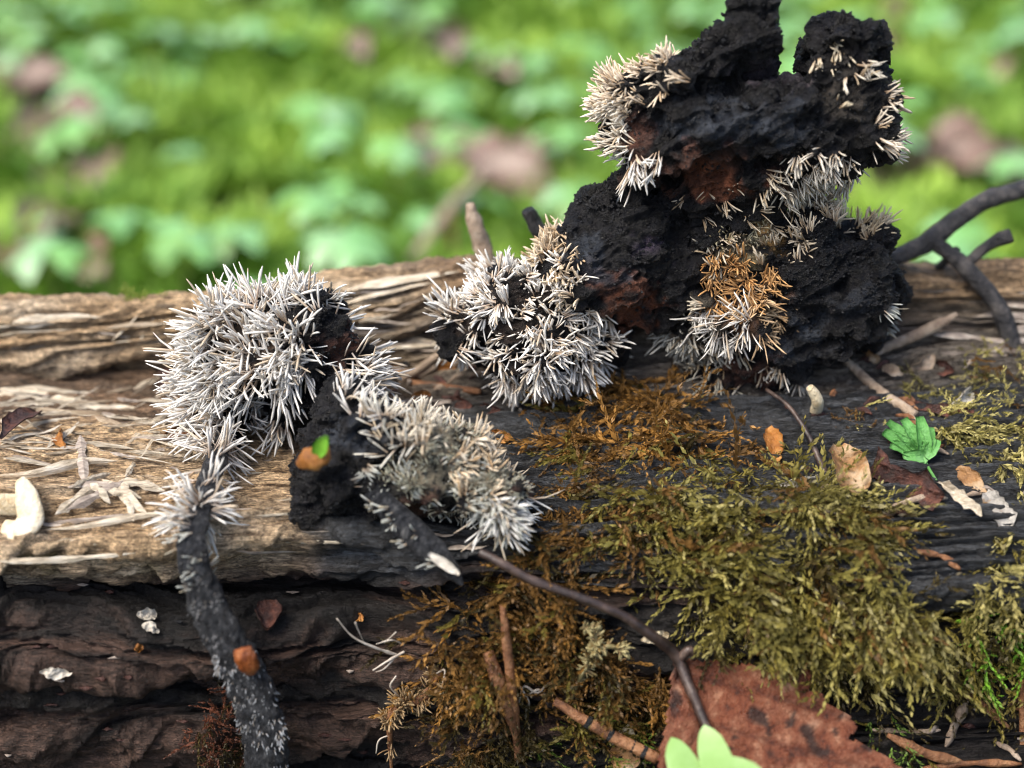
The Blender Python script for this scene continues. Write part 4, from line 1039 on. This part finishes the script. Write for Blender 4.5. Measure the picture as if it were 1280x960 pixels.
# bud with a green sprout beside the lying mushroom; rust bud scale on the stalk
t = thing('opening_bud', 'orange bud with a small green sprout stuck to the black lump', 'bud', P(388, 585, -2.35))
v, f_ = tube([P(372, 580, -2.3), P(388, 574, -2.38), P(402, 566, -2.36), P(410, 556, -2.3)], [.05, .15, .13, .03], 30, 14, .38, 5, .55)
bd = part('bud_scale', v, f_, M['bract_orange'], t)
v, f_ = sheet(lambda u: .085 * math.sin(math.pi * min(max(u, .05), .98)) ** .6, P(394, 572, -2.42), P(408, 546, -2.42), -FWD, 10, 7, .3, .05, 0, .02)
part('green_sprout', v, f_, M['green_sprout'], bd)
V, F = tube([P(303, 810, -3.38), P(307, 822, -3.42), P(311, 834, -3.42), P(313, 842, -3.38)], [.10, .13, .12, .06], 20, 14, .06, 8, .5, (0, -1, .2), grooves=.05)
single('bud_scale', V, F, M['bud'], 'shiny rust-coloured bud scale stuck on the long black stalk', 'bud scale')

# rootlets
t = thing('rootlet', 'white branching rootlet sticking out of rusty moss', 'root', P(500, 825, -2.75))
for pix, r in [([(421, 773, -2.95), (440, 795, -2.95), (465, 808, -2.9), (500, 820, -2.75)], .022), ([(455, 803, -2.92), (448, 788, -2.98), (444, 778, -3.0)], .012), ([(466, 838, -3.0), (485, 826, -2.9), (505, 815, -2.75)], .024), ([(470, 840, -3.0), (480, 836, -2.95), (492, 824, -2.85)], .014), ([(470, 805, -2.9), (490, 800, -2.9), (505, 806, -2.75)], .016), ([(480, 804, -2.9), (495, 790, -2.9)], .010)]:
    v, f_ = tube([P(*q) for q in pix], [r * .3, r * .6, r * .8], 22, 6, .5, 9); part('filament', v, f_, M['root'], t)
t = thing('dangling_rootlet', 'brown shaggy dangling strand hanging below the white rootlet', 'root', P(485, 950, -2.9))
strand_px = [(552, 838, -2.75), (530, 870, -2.85), (500, 880, -2.9), (488, 900, -2.95), (487, 920, -2.95), (490, 975, -2.95)]
v, f_ = tube([P(*q) for q in strand_px], [.03, .07, .07, .05, .035, .015], 50, 8, .35, 6); part('strand', v, f_, M['needle'], t)
hv, hf, hc = spines(v, f_[0], [(520, 880, 80, 60, 170, 13, (0, .1), (.34, .24, .13), False)], 3.0, .012); part('strand_fuzz', hv, hf, M['spine'], t, C=hc, kind='stuff')
for pix in [[(490, 918, -2.95), (474, 925, -3.0), (470, 942, -3.0)], [(545, 842, -2.8), (556, 838, -2.9), (552, 860, -2.95)], [(495, 845, -2.95), (488, 858, -2.95), (500, 872, -2.9)]]:
    v, f_ = tube([P(*q) for q in pix], [.012, .012, .008], 14, 5, .2, 9); part('filament', v, f_, M['root'], t)
t = thing('rootlet', 'tangled thin white rootlet beside the cinnamon needle', 'root', P(660, 870, -2.9))
for pix in [[(648, 880, -2.95), (655, 858, -3.0), (672, 866, -3.0), (686, 852, -2.95)], [(650, 858, -3.0), (660, 875, -3.0), (662, 890, -2.9)], [(655, 872, -3.0), (672, 862, -3.0), (682, 868, -2.95)]]:
    v, f_ = tube([P(*q) for q in pix], [.012, .018, .01], 18, 5, .2, 9); part('filament', v, f_, M['root'], t)
t = thing('dead_moss_shoot', 'pale bent dead moss shoot curling above the banded needle', 'moss', P(720, 880, -2.95))
v, f_ = tube([P(712, 882, -2.95), P(724, 850, -3.0), P(738, 825, -3.0), P(745, 805, -2.95), P(742, 788, -2.9), P(728, 784, -2.9)], [.02, .026, .026, .024, .022, .012], 40, 7, .3, 8); part('shoot_axis', v, f_, M['moss_stem'], t)
hv, hf, hc = spines(v, f_[0], [(730, 830, 80, 80, 150, 10.5, (.1, .25), (.36, .31, .15), False)], 3.0, .016); part('shoot_leaves', hv, hf, M['spine'], t, C=hc, kind='stuff')
v, f_ = tube([P(740, 815, -3.0), P(760, 808, -3.0), P(780, 812, -2.95)], [.024, .028, .016], 24, 7, .3, 8); part('shoot_branch', v, f_, M['moss_stem'], t)
hv, hf, hc = spines(v, f_[0], [(760, 810, 60, 40, 90, 10.5, (.2, .1), (.38, .33, .16), False)], 3.0, .016); part('shoot_leaves', hv, hf, M['spine'], t, C=hc, kind='stuff')

# green herb leaf
t = thing('herb_leaf', 'small bright green lobed herb leaf on the log top', 'herb', on(1140, 570, 0))
c0 = on(1150, 566, .10)
HN = np.array([.05, -.72, .69])
def on_herb(px, py):
    d = ray(px, py); return CAM + d * (((c0 - CAM) @ HN) / (d @ HN))
for k, (ex, ey, w) in enumerate([(1104, 540, 9), (1112, 556, 9), (1110, 527, 8), (1128, 524, 9), (1146, 522, 9), (1162, 534, 8), (1170, 550, 8), (1126, 572, 8), (1140, 582, 7)]):
    e = on_herb(ex, ey); kk = ((e - CAM) @ FWD) / FPX
    v, f_ = sheet(lambda u: w * kk * (.45 + .55 * math.sin(math.pi * min(max(u * .75 + .2, 0), .94))), c0 + HN * .008 * k, e + HN * (.008 * k + .04 * math.sin(k * 2.1)), HN, 12, 7, .25, .10, .02, .012, k, .25)
    part('lobe', v, f_, M['herb'], t)
v, f_ = tube([c0, on(1160, 585, .03), on(1170, 600, .0)], [.02, .02, .018], 10, 6); part('stalk', v, f_, M['herb'], t)

# ---- large brown leaf
t = thing('brown_leaf', 'large dead reddish brown leaf with black spots and long dark stalk, lying below the moss', 'leaf', P(900, 950, -3.6))
LP0 = P(845, 815, -2.95); LN = np.array([.12, -.60, .79]); LN /= np.linalg.norm(LN)
def on_leaf(px, py):
    d = ray(px, py); return CAM + d * (((LP0 - CAM) @ LN) / (d @ LN))
outl = [(842, 812), (862, 820), (905, 824), (960, 832), (1006, 832), (1014, 846), (1010, 862), (1022, 866), (1036, 884), (1062, 898), (1068, 912), (1062, 924), (1085, 936), (1112, 950), (1150, 985), (1170, 1040), (1150, 1110), (1080, 1170), (980, 1190), (900, 1150), (850, 1080), (824, 1010), (820, 960), (826, 925), (834, 880), (838, 845)]
o3 = np.array([on_leaf(*q) for q in outl])
e1 = o3[14] - o3[0]; e1 /= np.linalg.norm(e1); e2 = np.cross(LN, e1)
p2 = np.stack([(o3 - LP0) @ e1, (o3 - LP0) @ e2], 1)
st = .035
gu = np.arange(p2[:, 0].min() - st, p2[:, 0].max() + st, st); gw = np.arange(p2[:, 1].min() - st, p2[:, 1].max() + st, st)
A_, B_ = np.meshgrid(gu, gw, indexing='ij'); A_, B_ = A_.ravel(), B_.ravel()
jit = np.stack([A_, B_, 0 * A_], 1)
ins = in_poly(A_ + .03 * gn(jit * 6), B_ + .03 * gn(jit * 6 + 9), p2)
mid = (on_leaf(985, 1150) - LP0); m2 = np.array([mid @ e1, mid @ e2]); m2 /= np.linalg.norm(m2)
sdist = A_ * -m2[1] + B_ * m2[0]; along = A_ * m2[0] + B_ * m2[1]
vein = np.minimum(np.abs(sdist) / .05, np.abs(((along - np.abs(sdist) * .8 + .15) % .55) - .275 - 0) * 0 + 9)
lat = np.abs((((along - np.abs(sdist) * .75) + 10) % .62) - .31) / .035
h = .16 * np.abs(sdist) ** 1.2 * .6 + .10 * gn(jit * .9) + .04 * gn(jit * 3) - .05 * np.exp(-vein ** 2) - .025 * np.exp(-lat ** 2) + .012 * gn(jit * 9)
edge_curl = .10 * np.exp(-along * 2) 
LVt = LP0 + np.outer(A_, e1) + np.outer(B_, e2) + LN * (h - .05)[:, None]
vc = np.ones((len(A_), 3))
vc = lerp(vc, np.array([.22, .18, .2]), np.maximum(np.exp(-vein ** 2) * .9, np.exp(-lat ** 2) * .45))
spots = sstep(.34, .46, gn(jit * 2.6 + 3)) + sstep(.40, .5, gn(jit * 6.3 + 11)) * .9
vc = lerp(vc, np.array([.10, .10, .13]), np.clip(spots, 0, .92))
vc = lerp(vc, np.array([.35, .3, .3]), np.clip(1 - along / .55, 0, 1) * .7)
nyL = len(gw); Qf = grid_faces(len(gu), nyL); Qf = Qf[ins[Qf].all(1)]
used = np.unique(Qf); remap = -np.ones(len(A_), int); remap[used] = np.arange(len(used)); Qf = remap[Qf]; LVt = LVt[used]; vc = vc[used]
ed = np.concatenate([Qf[:, [0, 1]], Qf[:, [1, 2]], Qf[:, [2, 3]], Qf[:, [3, 0]]])
key = np.sort(ed, 1); _, inv, cn = np.unique(key, axis=0, return_inverse=True, return_counts=True)
be = ed[cn[inv.ravel()] == 1]; N0 = len(LVt)
part('blade', np.vstack([LVt, LVt - LN * .02]), [np.vstack([Qf, Qf[:, ::-1] + N0, np.stack([be[:, 1], be[:, 0], be[:, 0] + N0, be[:, 1] + N0], 1)])], M['brown_leaf'], t, C=np.vstack([vc, vc]))
pet = [P(600, 690, -2.75), P(625, 703, -2.85), P(665, 725, -2.93), P(720, 745, -3.0), P(775, 768, -3.05), P(815, 795, -3.05), P(845, 820, -2.98), LP0 + (m2[0] * e1 + m2[1] * e2) * .5 - LN * .03, LP0 + (m2[0] * e1 + m2[1] * e2) * 1.3 - LN * .02, LP0 + (m2[0] * e1 + m2[1] * e2) * 2.4 - LN * .04]
v, f_ = tube(pet, [.045, .05, .055, .052, .055, .06, .075, .06, .04, .02], 90, 10, .2, 7, grooves=.10); part('leaf_stalk', v, f_, M['petiole'], t)
v, f_ = tube([P(846, 828, -3.0), P(862, 812, -3.02), P(868, 824, -3.02)], [.06, .05, .03], 14, 8, .2, 7); part('stalk_lobe', v, f_, M['petiole'], t)

# ---- wood sorrel leaf in the foreground
def heart(c, d, nrm, size, droop=.25, n=9, wide=.60, crease=.22):
    """one heart-shaped leaflet; base at c, tip direction d"""
    d = np.asarray(d, float); d /= np.linalg.norm(d); nrm = np.asarray(nrm, float); nrm = nrm - d * (nrm @ d); nrm /= np.linalg.norm(nrm)
    s = np.cross(nrm, d)
    V = []; m = 9
    for i in range(n):
        t_ = i / (n - 1)
        for j in range(m):
            u = 2 * j / (m - 1) - 1
            w = size * wide * math.sin(min(1.0, .04 + t_ * 1.05) * math.pi * .5) ** .9
            reach = t_ * (1 - .22 * (1 - abs(u)) ** 2 * t_ ** 3 - .30 * max(0, abs(u) - .45) ** 1.5 * t_ ** 2)
            x = size * reach
            V.append(np.asarray(c) + d * x + s * w * u + nrm * (-droop * size * t_ * t_ - crease * size * abs(u) * t_ + .05 * size))
    V = np.array(V); N = len(V); a = grid_faces(n, m)
    return V, a
t = thing('wood_sorrel', 'fresh pale green wood sorrel leaf in front of the brown leaf', 'wood sorrel', P(890, 1060, -4.6))
hc0 = P(886, 984, -4.5)
for dpx in [(-58, 26), (24, 50), (56, -30)]:
    d = RGT * dpx[0] + (UPV * .75 - FWD * .2) * dpx[1]
    V, a = heart(hc0, d, np.array([0, -.45, .9]), .56, .10, 15, .78, .10)
    part('leaflet', np.vstack([V, V - np.array([0, 0, .012])]), [np.vstack([a, a[:, ::-1] + len(V)])], M['sorrel'], t)
v, f_ = tube([hc0, P(880, 1010, -4.5), P(890, 1090, -4.2), np.array([.3, -3.9, -5.6]), np.array([.3, -3.8, -11.2])], [.03, .03, .03, .03, .035], 20, 6); part('stalk', v, f_, M['sorrel_stalk'], t)

# ================================================================== WOODLAND FLOOR BEHIND
def visible_floor(n, y0=10, y1=72, wide=.44):
    out = []
    while len(out) < n:
        y = random.uniform(y0, y1)
        dd = y - CAM[1]
        x = random.uniform(-wide * dd, wide * dd)
        out.append((x, y))
    return out
LITTER = [(60, 165, 2.6), (95, 150, 2.2), (75, 290, 3.0), (35, 195, 2.4), (125, 215, 2.0), (50, 105, 2.2), (45, 310, 3.0), (110, 330, 2.0), (20, 90, 2.2), (530, 190, 2.0), (570, 195, 1.8), (600, 205, 2.4), (640, 230, 2.6), (545, 205, 2.0), (660, 190, 1.4), (1180, 190, 2.8), (1210, 205, 2.4), (1150, 210, 2.2),
                    (1195, 175, 2.0), (1110, 60, 1.8), (1120, 20, 1.8), (440, 62, 1.8), (560, 60, 1.8), (1275, 215, 2.4), (75, 235, 2.0), (620, 90, 1.8), (330, 15, 1.8), (1240, 90, 1.8)]
LIT = np.array([q[:2] for q in LITTER[:23] if True], float)
def near_litter(pts, r):
    a, b = project(pts)
    return (np.hypot(a[:, None] - LIT[None, :, 0], (b[:, None] - LIT[None, :, 1]) * 1.5) < r).any(1)
# moss carpet
N = 80000
pos = np.array(visible_floor(N, 12, 92, .44))
wide_ = np.column_stack([rng.uniform(-75, 75, 60000), rng.uniform(8, 110, 60000)])
pos = np.vstack([pos, wide_[np.abs(wide_[:, 0]) > .44 * (wide_[:, 1] - CAM[1])]]); N = len(pos)
pz = ground_z(pos[:, 0], pos[:, 1])
B = np.column_stack([pos, pz - .1])
hgt = rng.uniform(.7, 1.9, N) * (1 + .5 * gn(B * .25)); az = rng.uniform(0, 6.283, N)
patch = gn(np.column_stack([pos * .14, np.zeros(N)])) ; keep = (patch > -.28) & ~near_litter(B + [0, 0, 1.0], 26)
dirv = np.stack([np.cos(az) * .6, np.sin(az) * .6, np.ones(N)], 1); sidev = np.stack([-np.sin(az), np.cos(az), np.zeros(N)], 1)
W_ = rng.uniform(.14, .33, N)[:, None]
q0 = B - sidev * W_ * .4; q1 = B + sidev * W_ * .4
q2 = B + dirv * hgt[:, None] * .6 + sidev * W_; q3 = B + dirv * hgt[:, None] * .6 - sidev * W_; q4 = B + dirv * hgt[:, None] * np.array([1, 1, .9])
VV = np.stack([q0, q1, q2, q4, q3], 1)[keep]
gcol = lerp((.10, .235, .025), (.34, .52, .08), np.clip(.45 + .8 * gn(np.column_stack([pos * .22, np.full(N, 3.)])) + rng.normal(0, .2, N), 0, 1))[keep]
single('ground_moss', VV.reshape(-1, 3), [np.arange(VV.shape[0] * 5).reshape(-1, 5)], M['ground_moss'], 'bright green moss carpet on the forest floor behind the log', 'moss', kind='stuff', C=np.repeat(gcol, 5, 0), smooth=False)

# wood sorrel plants
def sorrel_proto(lean, sz, H, seed):
    r = random.Random(seed)
    t = bpy.data.objects.new('wood_sorrel', None); col.objects.link(t); ORIGIN[t.name] = np.zeros(3)
    top = np.array([lean * .5, lean * .2, H])
    for k in range(3):
        a = k * 2.094 + r.uniform(-.25, .25) + seed
        V, f0 = heart(top, (math.cos(a), math.sin(a), r.uniform(-.15, .2)), (0, 0, 1), sz, .2, 6)
        me = np_mesh('leaflet', V, [f0]); o = link('leaflet', me, M['sorrel_b'], t)
    v, f0 = tube([(0, 0, -.3), (lean * .2, lean * .1, H * .5), top], [.045, .04, .03], 8, 5); link('stalk', np_mesh('stalk', v, f0), M['sorrel_stalk'], t)
    t['label'] = 'wood sorrel plant with three heart-shaped leaflets on the mossy forest floor'; t['category'] = 'wood sorrel'; t['group'] = 'wood sorrel plants behind the log'
    return t
protos = [sorrel_proto(random.uniform(-.8, .8), random.uniform(.8, 1.15), random.uniform(1.3, 2.6), k * .7) for k in range(8)]
spots = []
tries = 0
while len(spots) < 290 and tries < 20000:
    tries += 1
    x, y = visible_floor(1, 17, 70, .385)[0]
    if gn(np.array([[x * .16, y * .13, 8.0]]))[0] < -.12: continue
    if any((x - a) ** 2 + (y - b) ** 2 < (.75 + .01 * y) ** 2 for a, b in spots): continue
    if near_litter(np.array([[x, y, float(ground_z(x, y)[0]) + 2.0]]), 40)[0]: continue
    spots.append((x, y))
for i, (x, y) in enumerate(spots):
    pr = protos[i % 8]
    if i < 8: r_ = pr
    else:
        r_ = pr.copy(); col.objects.link(r_)
        for ch in list(pr.children):
            c = ch.copy(); col.objects.link(c); c.parent = r_
    s = random.uniform(.65, 1.2)
    r_.location = (x, y, float(ground_z(x, y)[0])); r_.rotation_euler = (random.uniform(-.3, .3) + .12, random.uniform(-.3, .3), random.uniform(0, 6.28)); r_.scale = (s, s, s)

# litter leaves and stalks on the floor
def floor_at(px, py, up=1.0):
    d = ray(px, py)
    t_ = (-10.1 + up - CAM[2]) / d[2]
    return CAM + d * t_
def litter_leaf(px, py, size, label, up=1.1, tone=0):
    size *= 1.1
    c = floor_at(px, py, up); a = random.uniform(0, 6.28)
    d = np.array([math.cos(a), math.sin(a), random.uniform(-.2, .3)])
    V, F = sheet(lambda u: size * .36 * math.sin(math.pi * min(max(u, .03), .97)) ** .8, c - d * size / 2, c + d * size / 2, np.array([random.uniform(-.3, .3), -.4, 1]), 12, 9, .5, .1, .1, .03, random.random() * 20)
    single('fallen_leaf', V, F, M['litter_leaf'], label, 'leaf', 'dead leaves on the forest floor')
for (px, py, s) in LITTER:
    litter_leaf(px, py, s, 'withered greyish brown leaf lying among moss and sorrel behind the log', up=random.uniform(.8, 1.5))
pa, pb = floor_at(500, 345, 1.2), floor_at(605, 215, 2.4)
V, F = tube([pa, (pa + pb) / 2 + np.array([.1, 0, .3]), pb], [.16, .17, .13], 20, 9, .15, 2); single('dry_grass_stalk', V, F, M['twig_pale'], 'blurred beige dry stalk slanting up behind the log rim', 'stalk')
for a, b, lab in [((560, 335), (540, 310), 'short brown stem beside the beige stalk behind the log'), ((1262, 20), (1252, 170), 'thin brown upright stem in the far greenery')]:
    pa, pb = floor_at(*a, .8), floor_at(*a, .8) + np.array([.1, .3, 1.6 if a[0] < 1000 else 6.0])
    V, F = tube([pa, (pa + pb) / 2 + np.array([.1, 0, 0]), pb], [.10, .09, .06], 14, 7, .15, 2); single('dry_plant', V, F, M['needle'], lab, 'stem')
